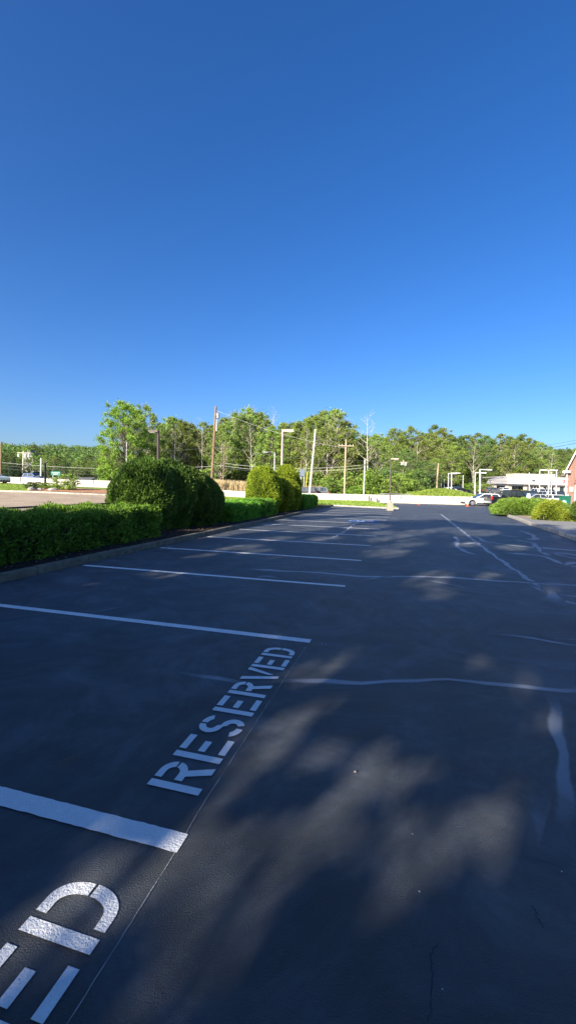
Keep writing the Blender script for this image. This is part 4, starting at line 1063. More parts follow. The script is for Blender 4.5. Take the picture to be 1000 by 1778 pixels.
pole('utility_pole', (631.2, 862), (633.5, 798), 66, .13, .12, M_POLEP, 'pale pole before the tall dead tree carrying the low wires', 'utility pole', None, 10, 'utility poles along the highway')
def gear2(e, d):
    for x in (-.35, .35):
        mb = MB(); mb.lathe(d + Vector((x, -.1, -1.0)), [(.02, 0), (.17, .04), (.17, .55), (.04, .62)], 10); mb.build('transformer', M_WPOST, e)
    mb = MB(); mb.box(d + Vector((0, 0, -.35)), (1.4, .1, .12)); mb.build('crossarm', M_POLET, e)
pole('utility_pole', (697.5, 845), (700.8, 799), 80, .15, .12, M_POLET, 'wooden pole with two pale transformers beside the slim lamp', 'utility pole', gear2, 8, 'utility poles along the highway')
pole('utility_pole', (757.5, 852), (761, 804.5), 84, .17, .13, M_POLET, 'weathered wooden pole left of the paired white lamps', 'utility pole', None, 8, 'utility poles along the highway')
pole('utility_pole', (521, 852), (523, 799), 68, .12, .1, M_POLEW, 'short brown pole behind the road sign', 'utility pole', None, 8, 'utility poles along the highway')
pole('utility_pole', (0.8, 842), (2.4, 767), 74, .17, .12, M_POLEW, 'wooden utility pole at the left edge of the view', 'utility pole', None, 8, 'utility poles along the highway')
def hframe(e, d):
    mb = MB(); mb.box(d + Vector((0, 0, -.5)), (3.4, .12, .15)); mb.build('crossarm', M_POLEP, e)
    for x in (-1.3, .5, 1.4):
        mb = MB(); mb.lathe(d + Vector((x, 0, -1.7)), [(.05, 0), (.25, .1), (.25, .8), (.1, .95)], 8); mb.build('transformer', M_WPOST, e)
pole('utility_pole', (39.5, 830), (40.8, 783), 116, .2, .15, M_POLEP, 'distant pole with a wide crossarm and white transformers above the spruce', 'utility pole', hframe, 8, 'utility poles along the highway')
pole('white_post', (70.6, 838), (71.6, 795.5), 71, .13, .12, M_WPOST, 'white post standing behind the blue car', 'post', None, 8)
def cap(e, d): 
    mb = MB(); mb.box(d + Vector((0, 0, .03)), (.36, .36, .08)); mb.build('cap', M_BLACKP, e)
pole('black_post', (78.5, 847), (78.7, 803.5), 49.5, .13, .12, M_BLACKP, 'thick black square post rising from the island shrubs', 'post', cap, 4)
pole('white_post', (219, 828), (220, 765), 69, .07, .06, M_WPOST, 'slender white pole in front of the bright maple', 'post', None, 8)
# guy guard
b = at(529, 858, 66); t = at(534, 820, 66); mb = MB(); mb.tube([b, t], .06, 6); tag(mb.build('guy_guard', M_YEL), 'yellow plastic guard on the slanting guy wire beside the road sign', 'guy guard')
# guardrail fence behind barrier
ge = empty('rail_fence', base_at(660, 862, 58.5), 0, label='thin pale metal rail fence behind the barrier by the slim lamp', cat='fence'); o_ = ge.location
mb = MB(); a = at(660, 857, 57.2); c_ = at(716, 859, 55.6); mb.tube([a - o_, c_ - o_], .04, 6); mb.tube([a - o_ - Vector((0, 0, .35)), c_ - o_ - Vector((0, 0, .35))], .03, 6); mb.build('rail', M_STEEL, ge)
for k in range(5):
    p = a.lerp(c_, k / 4); mb = MB(); mb.tube([(p.x - o_.x, p.y - o_.y, -.2 - 0 * o_.z), p - o_], .045, 6); mb.build('post', M_STEEL, ge)
# road sign seen from the back
se = empty('road_sign', base_at(524.5, 858, 63), 0, label='grey backed road sign on two white posts left of the leaning pole', cat='sign'); o_ = se.location
for px, nme in ((522.6, 'post'), (528, 'post')):
    p = at(px, 815, 63) - o_; mb = MB(); mb.tube([(p.x, 0, 0), (p.x + .02, 0, p.z)], .055, 6); mb.build('post', M_WPOST, se)
a = at(521, 814.5, 63) - o_; c_ = at(528.5, 828, 63) - o_; mb = MB(); mb.box(((a.x + c_.x) / 2, -.08, (a.z + c_.z) / 2), (c_.x - a.x, .04, a.z - c_.z)); mb.build('sign_panel', M_SIGNB, se)
# green highway guide sign
se = empty('highway_sign', base_at(96.5, 838, 72), 0, label='green highway guide sign on two posts behind the barrier', cat='sign'); o_ = se.location
a = at(88.5, 818, 72) - o_; c_ = at(105, 825.5, 72) - o_; mb = MB(); mb.box(((a.x + c_.x) / 2, 0, (a.z + c_.z) / 2), (c_.x - a.x, .05, a.z - c_.z)); mb.build('sign_panel', M_SIGNG, se)
mb = MB()
for k in range(9):
    mb.box((a.x + .2 + k * .145, -.032, (a.z * .62 + c_.z * .38)), (.09, .01, .13))
for k in range(5): mb.box((a.x + .45 + k * .15, -.032, (a.z * .28 + c_.z * .72)), (.10, .01, .12))
mb.build('sign_legend', M_WPOST, se)
for px in (92, 101.5):
    p = at(px, 826, 72) - o_; mb = MB(); mb.tube([(p.x, .06, 0), (p.x, .06, p.z + .7)], .05, 6); mb.build('post', M_WPOST, se)
# white lot lamps
def lotlamp(px, pb_, pt_, Y, r, arms, label, L=1.3):
    def f(e, d):
        for a in arms:
            mb = MB(); mb.box(d + Vector((a * L / 2, 0, -.05)), (L, .12, .10)); mb.box(d + Vector((a * (L - .1), 0, -.06)), (.75, .38, .16)); mb.build('lamp_arm', M_WPOST, e)
    pole('lot_lamp', (px - .3, pb_), (px, pt_), Y, r * .62, r * .5, M_WPOST, label, 'lamp pole', f, 8, 'white lamp poles of the car dealership')
lotlamp(778.5, 855, 821.5, 88, .15, [1], 'white lot lamp, left one of the near pair by the parked white car')
lotlamp(784, 856, 820.5, 82, .17, [1], 'white lot lamp, right one of the pair by the parked white car')
lotlamp(771.3, 852, 822, 100, .09, [], 'thin pale lamp pole left of the lamp pair')
lotlamp(804, 850, 825, 98, .14, [], 'white headless post between the lamp pairs')
lotlamp(824.7, 862, 820, 62, .12, [1], 'slim white lot lamp behind the roof of the white car')
lotlamp(833.5, 862, 814.5, 60, .20, [1], 'thick white lot lamp, the tallest beside the white car')
lotlamp(919, 856, 820, 92, .13, [], 'white post before the dealership windows')
lotlamp(937, 862, 817, 78, .15, [], 'white lamp post left of the double-armed lamp')
lotlamp(952.5, 870, 815.5, 60, .14, [1, -1], 'white lot lamp with two arms forming a T', .85)
lotlamp(957.5, 864, 820, 70, .12, [], 'white post just right of the double-armed lamp')
lotlamp(966, 862, 818, 74, .14, [], 'white lot lamp nearest the brick building', 1.0)
for px, Y in ((763, 104), (766.5, 106)): lotlamp(px, 850, 831, Y, .10, [], 'short pale post by the weathered pole, ' + ('left' if px < 765 else 'right') + ' one')
# wires
def wire(a, b, sag, label, r=.028, m=M_WIRE, seg=14):
    r *= .75
    A, B = at(*a), at(*b); pts = []
    for i in range(seg + 1):
        t = i / seg; p = A.lerp(B, t); p.z -= sag * 4 * t * (1 - t); pts.append(p)
    mb = MB(); mb.tube(pts, r, 5); tag(mb.build('power_line', m), label, 'wire', 'overhead wires')
wire((374.5, 712, 60), (600, 778, 62), .6, 'pale cable dropping from the tallest pole to the crossarm pole', .022, M_WIREL)
wire((374.5, 708, 60), (600, 774, 62), .2, 'upper thin wire from the tallest pole to the crossarm pole', .02)
for k, (ya, yb) in enumerate(((768, 782), (803, 808), (808, 813), (813, 819))):
    wire((2, ya, 74), (389, yb if k else 775, 74), 1.2 if not k else .8, 'long wire from the left edge pole to the thin grey pole, ' + ['topmost', 'second from the top', 'third from the top', 'lowest'][k], .03, M_WIREL if k in (1,) else M_WIRE)
for k, (ya, yb, yc) in enumerate(((775, 771, 806), (804, 811, 824), (809, 817, 829), (812, 820, 834))):
    nme = ['topmost', 'second', 'third', 'lowest'][k]
    wire((389, ya, 74), (632.5, 800 + [0, 7, 12, 16][k], 66), .7, f'wire from the thin grey pole to the pale pole, {nme}', .028, M_WIREL if k in (1, 2) else M_WIRE)
    wire((632.5, 800 + [0, 7, 12, 16][k], 66), (761, yc, 84), .5, f'wire from the pale pole to the weathered pole by the mound, {nme}', .03, M_WIREL if k == 1 else M_WIRE)
    if k < 3: wire((761, yc, 84), (1010, yc + [8, 3, 1][k] + 6, 110), 1.0, f'wire from the weathered pole towards the dealership, {nme}', .03, M_WIRE)
wire((600, 779, 62), (1010, 766, 75), 2.0, 'high wire from the crossarm pole across the right wood', .022)
wire((870, 778, 95), (1010, 762, 60), .4, 'upper wire crossing the sky by the brick gable', .025)
wire((870, 781, 95), (1010, 768, 60), .4, 'lower wire crossing the sky by the brick gable', .025)
# ------------------------------------------------------------------ vehicles
def carpaint(name, c, rough=.3): return plain(name, c, rough, 0, .03, 1, spec=.5, coat=.6)
def vehicle(name, loc, rz, L, W, Ht, kind, paint, label, cat='car', group=None, detail=True, rimscale=1.0):
    """local +x is forward"""
    e = empty(name, loc, rz, label=label, cat=cat, group=group); wr = .335 if kind != 'truck' else .41
    fx, rx = L * .5 - L * .19, -L * .5 + L * .20
    gcl = .20 if kind != 'truck' else .34
    def arch(cx, r, up=False):
        return [(cx + r * math.cos(t), wr + r * math.sin(t)) for t in np.linspace(PI - .35, .35, 9)][::-1] if False else [(cx - r * math.cos(t), max(gcl, wr + r * math.sin(t))) for t in np.linspace(-.3, PI + .3, 11)]
    belt = Ht * (.62 if kind != 'truck' else .60)
    if kind == 'hatch': up = [(-L / 2 + .02, .55), (-L / 2, .75), (-L / 2 + .06, belt + .02), (L * .13, belt), (L * .36, belt - .16), (L / 2 - .06, belt - .34), (L / 2, .50)]
    elif kind == 'suv': up = [(-L / 2, .50), (-L / 2 + .04, belt), (L * .18, belt), (L * .42, belt - .10), (L / 2 - .02, belt - .22), (L / 2, .50)]
    elif kind == 'truck': up = [(-L / 2, .55), (-L / 2 + .01, belt - .03), (-L * .13, belt - .01), (L * .17, belt), (L * .44, belt - .06), (L / 2 - .03, belt - .14), (L / 2, .55)]
    else: up = [(-L / 2, .50), (-L / 2 + .05, belt - .03), (-L * .32, belt), (L * .15, belt), (L * .42, belt - .14), (L / 2 - .03, belt - .28), (L / 2, .45)]
    poly = [(-L / 2 + .05, gcl + .05)] + up + [(L / 2 - .05, gcl + .03)]
    low = [(L / 2 - .12, gcl)] + arch(fx, wr * 1.16)[::-1] + arch(rx, wr * 1.16)[::-1] + [(-L / 2 + .14, gcl)]
    hull = poly + low
    mb = MB()
    # body as thin side skins (so the wheel arches are open) plus a centre tub
    mb.prism(hull, -W / 2, W / 2); body = mb.build('body', paint, e, bevel=.05 if detail else 0)
    hw = W / 2 * .94; tw = W / 2 * .76
    if kind == 'hatch': cab = [(-L * .47, belt - .02), (-L * .36, Ht * .985), (-.02 * L, Ht), (L * .26, belt - .10)]; roof = (-L * .37, L * .0)
    elif kind == 'suv': cab = [(-L * .475, belt - .02), (-L * .42, Ht * .985), (L * .02, Ht), (L * .22, belt - .02)]
    elif kind == 'truck': cab = [(-L * .135, belt - .02), (-L * .115, Ht * .99), (L * .08, Ht), (L * .20, belt - .02)]
    else: cab = [(-L * .38, belt - .02), (-L * .24, Ht * .98), (-L * .0, Ht), (L * .22, belt - .03)]
    (x0, z0), (x1, z1), (x2, z2), (x3, z3) = cab
    vs = [(x0, -hw, z0), (x1, -tw, z1), (x2, -tw, z2), (x3, -hw, z3), (x0, hw, z0), (x1, tw, z1), (x2, tw, z2), (x3, hw, z3)]
    mb = MB(); mb.add(vs, [(0, 3, 2, 1), (4, 5, 6, 7), (1, 2, 6, 5), (0, 1, 5, 4), (2, 3, 7, 6), (3, 0, 4, 7)])
    cb = mb.build('cabin', paint, e, bevel=.06 if detail else 0)
    # glass: side windows, windscreen, rear window as thin solid panes just proud
    def lerp3(a, b, t): return tuple(a[i] + (b[i] - a[i]) * t for i in range(3))
    def pane(nm, A, B, C, D_, off):      # A,B bottom; C,D top
        n = (Vector(B) - Vector(A)).cross(Vector(D_) - Vector(A)).normalized(); c = (Vector(A) + Vector(C)) / 2
        if n.dot(c - Vector((0, 0, Ht * .5))) < 0: n = -n
        q = [Vector(p) + n * off for p in (A, B, C, D_)]; q2 = [p - n * .02 for p in q]
        mb = MB(); mb.add(q + q2, [(0, 1, 2, 3), (7, 6, 5, 4), (0, 4, 5, 1), (1, 5, 6, 2), (2, 6, 7, 3), (3, 7, 4, 0)]); mb.build(nm, M_GLASS, e)
    def S(x, t, sgn):      # point on the cabin side at height fraction t
        zb = z0 + (z3 - z0) * (x - x0) / (x3 - x0); zt = z1 + (z2 - z1) * min(1, max(0, (x - x1) / (x2 - x1)))
        return (x, sgn * (hw + (tw - hw) * t), zb + (zt - zb) * t)
    for sg in (1, -1):
        t0, t1 = .16, .86
        def edge_r(t): return x0 + (x1 - x0) * t
        def edge_f(t): return x3 + (x2 - x3) * t
        mid = x1 + (x2 - x1) * .52
        segs = [(edge_r(t0) + .22, mid - .05, edge_r(t1) + .16, mid - .05), (mid + .05, edge_f(t0) - .22, mid + .05, edge_f(t1) - .12)]
        for a, b, c, d in segs: pane('side_window', S(a, t0, sg), S(b, t0, sg), S(d, t1, sg), S(c, t1, sg), .012)
    pane('windscreen', *[lerp3(*p) for p in (((x3, -hw * .9, z3), (x2, -tw * .9, z2), .1), ((x3, hw * .9, z3), (x2, tw * .9, z2), .1), ((x3, hw * .9, z3), (x2, tw * .9, z2), .9), ((x3, -hw * .9, z3), (x2, -tw * .9, z2), .9))], .012)
    pane('rear_window', *[lerp3(*p) for p in (((x0, -hw * .9, z0), (x1, -tw * .9, z1), .2), ((x0, hw * .9, z0), (x1, tw * .9, z1), .2), ((x0, hw * .9, z0), (x1, tw * .9, z1), .88), ((x0, -hw * .9, z0), (x1, -tw * .9, z1), .88))], .012)
    for wx in (fx, rx):
        for sg in (1, -1):
            we = empty('wheel', (wx, sg * (W / 2 - .11), wr), 0); we.parent = e
            mb = MB(); pr = [(wr * .62, -.11), (wr * .93, -.12), (wr, -.08), (wr, .08), (wr * .93, .12), (wr * .62, .11)]
            mb.lathe((0, 0, 0), pr, 22); mb.v = [(x, z, y) for x, y, z in mb.v]; mb.build('tyre', M_TYRE, we, smooth=False)
            mb = MB()
            for k in range(6):
                a = k * PI / 3; mb.box((0, 0, 0), (.001, .001, .001)) if False else None
                c, s = math.cos(a), math.sin(a); n = Vector((-s, 0, c)) * .045; r0, r1 = .05, wr * .62
                ys = sg * .125
                mb.add([Vector((c * r0, ys, s * r0)) + n, Vector((c * r1, ys, s * r1)) + n, Vector((c * r1, ys, s * r1)) - n, Vector((c * r0, ys, s * r0)) - n] + [Vector((c * r0, ys - sg * .03, s * r0)) + n, Vector((c * r1, ys - sg * .03, s * r1)) + n, Vector((c * r1, ys - sg * .03, s * r1)) - n, Vector((c * r0, ys - sg * .03, s * r0)) - n], [(0, 1, 2, 3), (7, 6, 5, 4), (0, 4, 5, 1), (3, 2, 6, 7)])
            mb.tube([(0, sg * .10, 0), (0, sg * .135, 0)], .07, 10)
            for k in range(22):
                a, b = 2 * PI * k / 22, 2 * PI * (k + 1) / 22; ro, ri = wr * .66, wr * .56; y = sg * .128
                mb.add([(ro * math.cos(a), y, ro * math.sin(a)), (ro * math.cos(b), y, ro * math.sin(b)), (ri * math.cos(b), y, ri * math.sin(b)), (ri * math.cos(a), y, ri * math.sin(a))], [(0, 1, 2, 3)])
            mb.build('rim', M_RIM, we)
    for sg in (1, -1):
        mb = MB(); mb.box((L / 2 - .10, sg * (W / 2 - .22), belt - .38 if kind != 'truck' else belt - .30), (.24, .36, .15)); mb.build('headlight', M_LAMPG, e, bevel=.02)
        mb = MB(); mb.box((-L / 2 + .05, sg * (W / 2 - .07), belt - .15), (.16, .17, .20 if kind != 'truck' else .34)); mb.build('taillight', M_RED, e, bevel=.015)
        mb = MB(); mb.box((x3 - .28, sg * (W / 2 + .04), belt + .10), (.12, .18, .12)); mb.build('mirror', paint if kind != 'truck' else M_BLACKP, e, bevel=.02)
    for bx_ in (L / 2 - .03, -L / 2 + .04):
        mb = MB(); mb.box((bx_, 0, gcl + .16), (.125, W * .87, .22)); mb.build('bumper', M_RIM if kind == 'truck' else M_BLACKP, e, bevel=.03)
    if detail:
        mb = MB()
        for sg in (1, -1):
            mb.box((.0, sg * (W / 2 + .006), (gcl + .12)), (L * .42, .02, .12))
            for x in ((x1 + x2) / 2, x0 + .35 if kind != 'truck' else x0 + .1, x3 - .1): mb.box((x, sg * (W / 2 + .001), (belt + gcl) / 2 + .05), (.012, .008, belt - gcl - .25))
        mb.build('door_trim', M_BLACKP, e)
    return e
P_WHITE = carpaint('car_paint_white', (.78, .78, .78)); P_BLACK = carpaint('car_paint_black', (.012, .013, .017)); P_SILVER = carpaint('car_paint_silver', (.42, .43, .45))
P_GREY = carpaint('car_paint_grey', (.10, .105, .115)); P_BLUE = carpaint('car_paint_blue', (.03, .09, .24)); P_RED = carpaint('car_paint_red', (.40, .02, .02))
def veh(px, py, Y, rz, *a, **k):
    q = at(px, py, Y); z = k.pop('z', None)
    if z is None: z = gz(q.x, Y) + .04
    return vehicle(k.pop('name', 'car'), (q.x, Y, z), rz, *a, **k)
R_ = math.radians
# the white car: tail to the left? its nose points left in front of the barrier
veh(836, 877, 50.0, R_(176), 4.3, 1.78, 1.46, 'hatch', P_WHITE, 'white hatchback with dark windows parked before the barrier end', z=.0)
veh(889, 877, 48.6, R_(4), 5.9, 2.0, 1.93, 'truck', P_BLACK, 'black crew cab pickup truck behind the green junipers, tail to the left', 'pickup truck', name='pickup_truck', z=.0)
cg = 'cars parked on the dealership lot'
lst = [(783, 855, 92, 5, 4.5, 'sedan', P_WHITE, 'white sedan beside the lamp pair beyond the mound'), (795, 855, 95, 8, 4.7, 'suv', P_BLACK, 'black car parked behind the white sedan beyond the mound'),
 (843, 855, 104, 178, 4.5, 'sedan', P_WHITE, 'white sedan at the left corner of the dealership'), (857, 855, 100, 2, 4.5, 'sedan', P_GREY, 'dark grey sedan before the service bay'), (872, 855, 106, 90, 4.3, 'hatch', P_WHITE, 'white car parked before the second service bay'),
 (905, 860, 76, 95, 4.6, 'suv', P_GREY, 'dark grey sport utility car behind the pickup cab'), (916, 860, 74, 85, 4.6, 'suv', P_BLACK, 'black sport utility car just right of the pickup cab, farther off'),
 (926, 866, 58, 175, 4.6, 'sedan', P_SILVER, 'silver sedan right of the pale blue board'), (921, 862, 66, 10, 4.5, 'sedan', P_BLUE, 'dark blue car behind the silver sedan'),
 (938, 866, 60.5, 182, 4.6, 'sedan', P_BLACK, 'black sedan before the T shaped lamp'), (944, 862, 74, 92, 4.5, 'suv', P_SILVER, 'silver sport utility car left of the T shaped lamp, farther off'), (956, 866, 57.5, 88, 4.4, 'hatch', P_WHITE, 'white hatchback with red rear light at the foot of the T shaped lamp'),
 (968, 864, 58.5, 20, 4.5, 'sedan', P_GREY, 'dark grey sedan left of the green bin'), (961, 860, 76, 88, 4.5, 'suv', P_BLACK, 'black sport utility car seen between two white posts'), (974, 860, 78, 92, 4.5, 'sedan', P_WHITE, 'white car nearest the brick building, farther off'), (930, 858, 88, 90, 4.4, 'suv', P_WHITE, 'white car before the dealership windows'), (950, 858, 92, 90, 4.4, 'sedan', P_BLACK, 'black car before the dealership windows')]
for px, py, Y, rz, L, kd, pt, l in lst: veh(px, py, Y, R_(rz), L, 1.8, 1.7 if kd == 'suv' else 1.44, kd, pt, l, group=cg, detail=False)
# highway vehicles
def on(px, Y, rz, *a, **k):
    q = at(px, 845, Y); return vehicle(k.pop('name', 'car'), (q.x, Y, gz(q.x, Y) + .05), rz, *a, **k)
hv = 'vehicles passing on the highway'
on(61, 70.5, R_(-10), 3.7, 1.85, 1.66, 'suv', P_BLUE, 'blue sport utility car on the highway behind the left barrier', group=hv)
on(523, 60.5, R_(168), 4.6, 1.8, 1.75, 'suv', P_BLACK, 'dark car on the highway behind the road sign', group=hv)
on(545, 62.5, R_(168), 4.7, 1.85, 1.80, 'suv', P_GREY, 'dark grey van shaped car on the highway right of the leaning pole', group=hv)
on(-17, 57.5, R_(-14), 4.8, 1.9, 1.70, 'suv', P_WHITE, 'white sport utility car at the left edge in front of the barrier')
# cones
def cone(px, py, label, sc_=.75):
    p = G(px, py); e = empty('traffic_cone', (p.x, p.y, 0), .3, label=label, cat='cone', group='traffic cones on the lot'); e.scale = (sc_,) * 3
    mb = MB(); mb.box((0, 0, .02), (.42, .42, .04)); mb.lathe((0, 0, .03), [(.17, 0), (.13, .22), (.10, .38), (.05, .66), (.03, .70)], 16); mb.build('cone_body', M_ORANGE, e)
    mb = MB(); mb.lathe((0, 0, .03), [(.134, .24), (.108, .38)], 16); mb.build('white_band', M_WPOST, e)
cone(727, 876.5, 'orange traffic cone standing alone before the barrier', .6); cone(811.5, 879, 'orange traffic cone at the front wheel of the white hatchback')
# pale blue board between truck and cars
p = at(917, 871, 45.5); e = empty('folding_board', (p.x, 45.5, .13), .1, label='pale blue A shaped folding board before the pickup cab', cat='board')
for s in (1, -1):
    mb = MB(); mb.add([(-.36, s * .30, 0), (.36, s * .30, 0), (.12, s * .02, 1.45), (-.12, s * .02, 1.45), (-.36, s * .33, 0), (.36, s * .33, 0), (.12, s * .05, 1.45), (-.12, s * .05, 1.45)], [(0, 1, 2, 3), (7, 6, 5, 4), (0, 4, 5, 1), (1, 5, 6, 2), (2, 6, 7, 3), (3, 7, 4, 0)]); mb.build('panel', M_PALEBL, e)
mb = MB(); mb.box((0, -.22, .45), (.30, .02, .40)); mb.build('notice', M_WPOST, e)
# green bin and electrical box
Yb = 33.0; p = at(978, 885, Yb)
e = empty('electrical_box', (p.x, Yb, .13), .1, label='green electrical box with a pale dome on top, behind the junipers', cat='utility box')
mb = MB(); mb.box((0, 0, .36), (.58, .5, .72)); mb.build('cabinet', M_GREEN, e, bevel=.02)
mb = MB(); mb.box((0, 0, .74), (.62, .54, .05)); mb.build('lid', M_GREEN, e); mb = MB(); mb.lathe((.02, 0, .765), [(.17, 0), (.16, .1), (.10, .2), (.03, .24)], 14); mb.build('dome', M_WTRIM, e)
Yb = 36.0; p = at(980, 880, Yb)
e = empty('waste_bin', (p.x, Yb, .13), .1, label='tall green waste bin with a teal opening beside the brick wall', cat='bin')
mb = MB(); mb.box((0, 0, .62), (.62, .55, 1.24), taper=1.04); mb.build('bin_body', M_GREEN, e, bevel=.02)
mb = MB(); mb.box((0, 0, 1.28), (.68, .6, .09)); mb.build('lid', M_GREEN, e, bevel=.02); mb = MB(); mb.box((-.18, -.29, .78), (.24, .06, .26)); mb.build('flap', M_TEAL, e, bevel=.02)

# ------------------------------------------------------------------ brick building
Bp = at(983.5, 880, 40.0); fdir = Vector((.80, -.60, 0)).normalized(); ang = math.atan2(fdir.y, fdir.x)
e = empty('brick_building', (Bp.x, 40.0, .10), ang, label='red brick building with a steep white trimmed gable at the right edge', cat='building')
EV, RUN, SL = 3.85, 2.9, 2.5; AP = EV + RUN * SL
def fmap(v): return v
holes = None
# front wall pieces round the arched window (0.55..2.1) so that the glass sits in a real recess
wx0, wx1, wz0, wz1 = .55, 2.05, .55, 2.35; ar = (wx1 - wx0) / 2; acx = (wx0 + wx1) / 2
arcp = [(acx + ar * math.cos(t), wz1 + .15 + ar * 1.15 * math.sin(t)) for t in np.linspace(PI, 0, 13)]
wall = MB()
wall.prism([(0, 0), (0, EV), (wx0, EV + (wx0) * SL), (wx0, 0)][::1], 0, .3)
wall.prism([(wx0, 0), (wx0, wz0), (wx1, wz0), (wx1, 0)], 0, .3)
top = [(wx0, wz1 + .15)] + arcp[1:-1] + [(wx1, wz1 + .15), (wx1, EV + wx1 * SL), (wx0, EV + wx0 * SL)]
for a, b in zip(arcp, arcp[1:]):
    wall.prism([a, (a[0], EV + a[0] * SL), (b[0], EV + b[0] * SL), b], 0, .3)
wall.prism([(wx1, 0), (wx1, EV + wx1 * SL), (RUN, AP), (2 * RUN, EV), (2 * RUN, 0)], 0, .3)
wall.box((.15, 5.15, EV / 2), (.3, 9.7, EV)); wall.box((2 * RUN - .15, 5.15, EV / 2), (.3, 9.7, EV)); wall.box((RUN, 9.85, EV / 2), (2 * RUN - .6, .3, EV))
wall.build('wall', M_BRICK, e)
mb = MB()
for k, (a, b) in enumerate(zip(arcp, arcp[1:])):
    ca = Vector((acx, wz1 + .15)); A = Vector(a); B = Vector(b); A2 = ca + (A - ca) * 1.16; B2 = ca + (B - ca) * 1.16
    mb.prism([tuple(A), tuple(A2), tuple(B2), tuple(B)], -.05, .0)
mb.build('brick_arch', M_BRICK, e)
w_ = MB(); w_.box((wx0 + .04, .12, (wz0 + wz1) / 2), (.08, .1, wz1 - wz0)); w_.box((wx1 - .04, .12, (wz0 + wz1) / 2), (.08, .1, wz1 - wz0)); w_.box((acx, .12, wz1 + .05), (wx1 - wx0 - .16, .12, .14)); w_.box((acx, .1, wz0 - .04), (wx1 - wx0 + .1, .3, .08)); w_.box((acx, .13, (wz0 + wz1) / 2), (.06, .08, wz1 - wz0 - .05))
win = w_.build('window', M_WTRIM, e)
g_ = MB(); g_.box((acx, .16, (wz0 + wz1) / 2), (wx1 - wx0 - .16, .03, wz1 - wz0)); g_.prism([(wx0 + .02, wz1 + .13)] + [(acx + (x - acx) * .98, z) for x, z in arcp] + [(wx1 - .02, wz1 + .13)], .15, .18); g_.build('pane', plain('pale_reflecting_glass', (.22, .25, .28), .12, 0, .15, 1), win)
# roof slabs with white rake board
for sg in (1, -1):
    x0 = -.28 if sg > 0 else 2 * RUN + .28
    z0 = EV - .28 * SL
    mb = MB(); mb.prism([(x0, z0 + .10), (RUN, AP + .10), (RUN, AP + .40), (x0, z0 + .34)][::sg], -.30, 10.2); mb.build('roof', M_ROOF, e)
    mb = MB(); mb.prism([(x0 - .03 * sg, z0 + .02), (RUN, AP - .02), (RUN, AP + .36), (x0 - .03 * sg, z0 + .30)][::sg], -.40, -.303); mb.build('rake_board', M_WTRIM, e)
mb = MB(); mb.box((-.22, 4.9, EV - .30), (.34, 10.3, .22)); mb.box((-.12, -.2, EV - .32), (.62, .5, .20)); mb.build('eave_cornice', M_WTRIM, e)
mb = MB(); mb.tube([(-.10, -.07, EV - .4), (-.10, -.07, .1)], .075, 8); mb.build('downspout', M_WTRIM, e)
mb = MB(); mb.box((-.38, -.30, EV - .62), (.34, .30, .22)); mb.build('floodlight', M_BRONZE, e, bevel=.03)
mb = MB(); mb.box((.30, -.06, 1.95), (.30, .12, .42)); mb.build('meter_box', M_WTRIM, e, bevel=.01)
mb = MB(); mb.box((.02, -.05, 1.2), (.2, .1, .5)); mb.build('notice_box', M_WTRIM, e, bevel=.01)
mb = MB()
for z in (5.0, 5.9): mb.box((.75 + (z - 5) * .25, -.02, z), (.18, .05, .5))
mb.build('keystone', M_WTRIM, e)
# ------------------------------------------------------------------ dealership
Yd = 122.0
def X_(px, Y=Yd): return at(px, 845, Y).x
def Z_(px, py, Y=Yd): return at(px, py, Y).z
gzd = 1.2
e = empty('dealership_building', (X_(862), Yd, gzd), 0, label='long low car dealership with white sign band and dark service bays', cat='building'); ox = X_(862)
def dx(px): return X_(px) - ox
zb = Z_(900, 841) - gzd; zt = Z_(900, 828.5) - gzd
mb = MB()
# wall piers between the openings
ops = [(851.5, 862), (877.5, 888.5), (909, 915.5), (937, 943.5), (962, 972), (980, 1010)]
for a, b in ops: mb.box(((dx(a) + dx(b)) / 2, .15, zb / 2), (dx(b) - dx(a), .3, zb))
mb.box(((dx(851) + dx(1010)) / 2, 12.0, zb / 2), (dx(1010) - dx(851), .3, zb)); mb.box((dx(851.3), 6, zb / 2), (.3, 11.6, zb))
for a, b in ((915.5, 937), (943.5, 962), (972, 980)): mb.box(((dx(a) + dx(b)) / 2, .15, .25), (dx(b) - dx(a), .3, .5)); mb.box(((dx(a) + dx(b)) / 2, .15, zb - .22), (dx(b) - dx(a), .3, .44))
mb.build('wall', M_BLK, e)
for a, b in ((862, 877.5), (888.5, 909)):
    mb = MB(); mb.box(((dx(a) + dx(b)) / 2, 1.6, zb / 2), (dx(b) - dx(a), .1, zb)); bay = mb.build('service_bay', M_GLASS, e)
    mb = MB(); k = 4
    for i in range(k + 1): mb.box((dx(a) + (dx(b) - dx(a)) * i / k, 1.5, zb / 2), (.09, .08, zb))
    mb.box(((dx(a) + dx(b)) / 2, .3, zb - .3), (dx(b) - dx(a), .3, .35)); mb.build('door_frame', M_STEEL, bay)
for a, b in ((915.5, 937), (943.5, 962), (972, 980)):
    mb = MB(); mb.box(((dx(a) + dx(b)) / 2, .2, zb / 2), (dx(b) - dx(a), .05, zb - .9)); wn = mb.build('window', M_GLASS, e)
    mb = MB(); k = max(1, round((b - a) / 5.5))
    for i in range(k + 1): mb.box((dx(a) + (dx(b) - dx(a)) * i / k, .12, zb / 2), (.12, .08, zb - .9))
    mb.build('frame', M_WTRIM, wn)
mb = MB(); mb.box(((dx(878) + dx(1010)) / 2, -.5, (zb + zt) / 2), (dx(1010) - dx(878), 1.2, zt - zb)); mb.build('sign_band', plain('white_fascia', (.60, .60, .62), .35), e)
mb = MB(); x0, x1 = dx(849.5), dx(878)
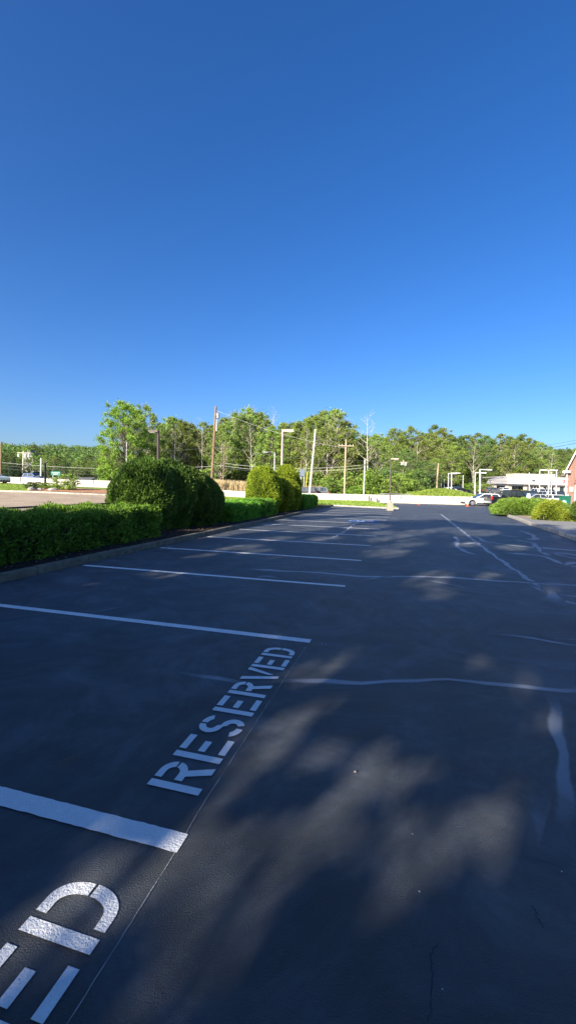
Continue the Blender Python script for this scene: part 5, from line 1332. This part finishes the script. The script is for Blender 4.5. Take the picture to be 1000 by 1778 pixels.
mb.add([(x0, -.8, zb), (x1 - .01, -.8, zb), (x1 - .01, -.8, zt - .1), (x0, -.8, zb + .9), (x0, 2, zb), (x1 - .01, 2, zb), (x1 - .01, 3, zt + .3), (x0 + 1, 3, zb + 1.3)], [(0, 1, 2, 3), (4, 7, 6, 5), (3, 2, 6, 7), (0, 3, 7, 4), (0, 4, 5, 1), (1, 5, 6, 2)]); mb.build('canopy', plain('canopy_metal', (.34, .33, .33), .45), e)
mb = MB(); mb.box(((dx(872) + dx(1010)) / 2, 6.5, zt + .1), (dx(1010) - dx(872), 12.6, .3)); mb.build('roof', M_ROOF, e)
mb = MB(); mb.box((dx(930), 7, zt + .75), (dx(952) - dx(905), 5, 1.0)); mb.box((dx(970), 8, zt + .8), (5, 4, 1.1)); mb.build('roof_unit', M_BLK, e)
# red script marks and small dark badge on the band, as they read from here
mb = MB(); r_ = .085
def stroke(pts): mb.tube([(dx(971) + x * .9, -1.15, zb + .55 + z * .9) for x, z in pts], r_, 5)
stroke([(0, .9), (.75, 1.0), (.35, 0)]); stroke([(.95, .9), (.8, .1), (1.05, 0)]); stroke([(1.75, .6), (1.3, .55), (1.2, .1), (1.6, .1), (1.8, .6), (1.75, 0)]); stroke([(1.95, 0), (2.05, .6), (2.4, .55)])
mb.build('red_script', M_RED, e)
mb = MB(); mb.box((dx(922), -1.13, (zb + zt) / 2 + .1), (.8, .06, .4)); mb.build('badge', plain('badge_dark', (.05, .06, .09), .5), e)
mb = MB(); mb.box(((dx(940) + dx(968)) / 2, -1.13, zb + .75), (dx(968) - dx(940), .05, .14)); mb.build('band_stripe', M_STEEL, e)
# yellow hedge before the bays
shrub('clipped_hedge', 'box', (5.2, 1.2, .95), (atX(899, 850, 108), 108, gz(atX(899, 850, 108), 108)), 0, 5000, .12, F_YEL, 'yellow green clipped hedge before the dark service bay', 'hedge', None, .05, seed=71)
# houses on the left hill
for px, py, Y, w2, l in ((164, 801, 300, 9, 'white house on the hillside right of the spruces, beside the maple'), (55, 790, 150, 3.0, 'small white building glimpsed among trees above the blue car')):
    q = at(px, py, Y); e = empty('hill_house', (q.x, Y, q.z - 3), .2, label=l, cat='house')
    mb = MB(); mb.box((0, 0, 0), (w2, 6, 6.0)); mb.build('wall', M_WTRIM, e); mb = MB(); mb.prism([(-w2 / 2 - .4, 3), (0, 5), (w2 / 2 + .4, 3)], -3.4, 3.4); mb.build('roof', M_ROOF, e)
    mb = MB(); mb.box((0, -3.03, .8), (w2 * .5, .06, 1.2)); mb.build('window', M_GLASS, e)
# light coloured guard rail end on the island
a = at(101, 836.5, 50); b = at(109, 839, 48); c = at(115, 848.5, 46.5); mb = MB(); mb.tube([a, b, c], .07, 6); tag(mb.build('bent_rail', M_POLEP), 'pale bent rail slanting down in front of the large rounded shrub', 'rail')
clean()
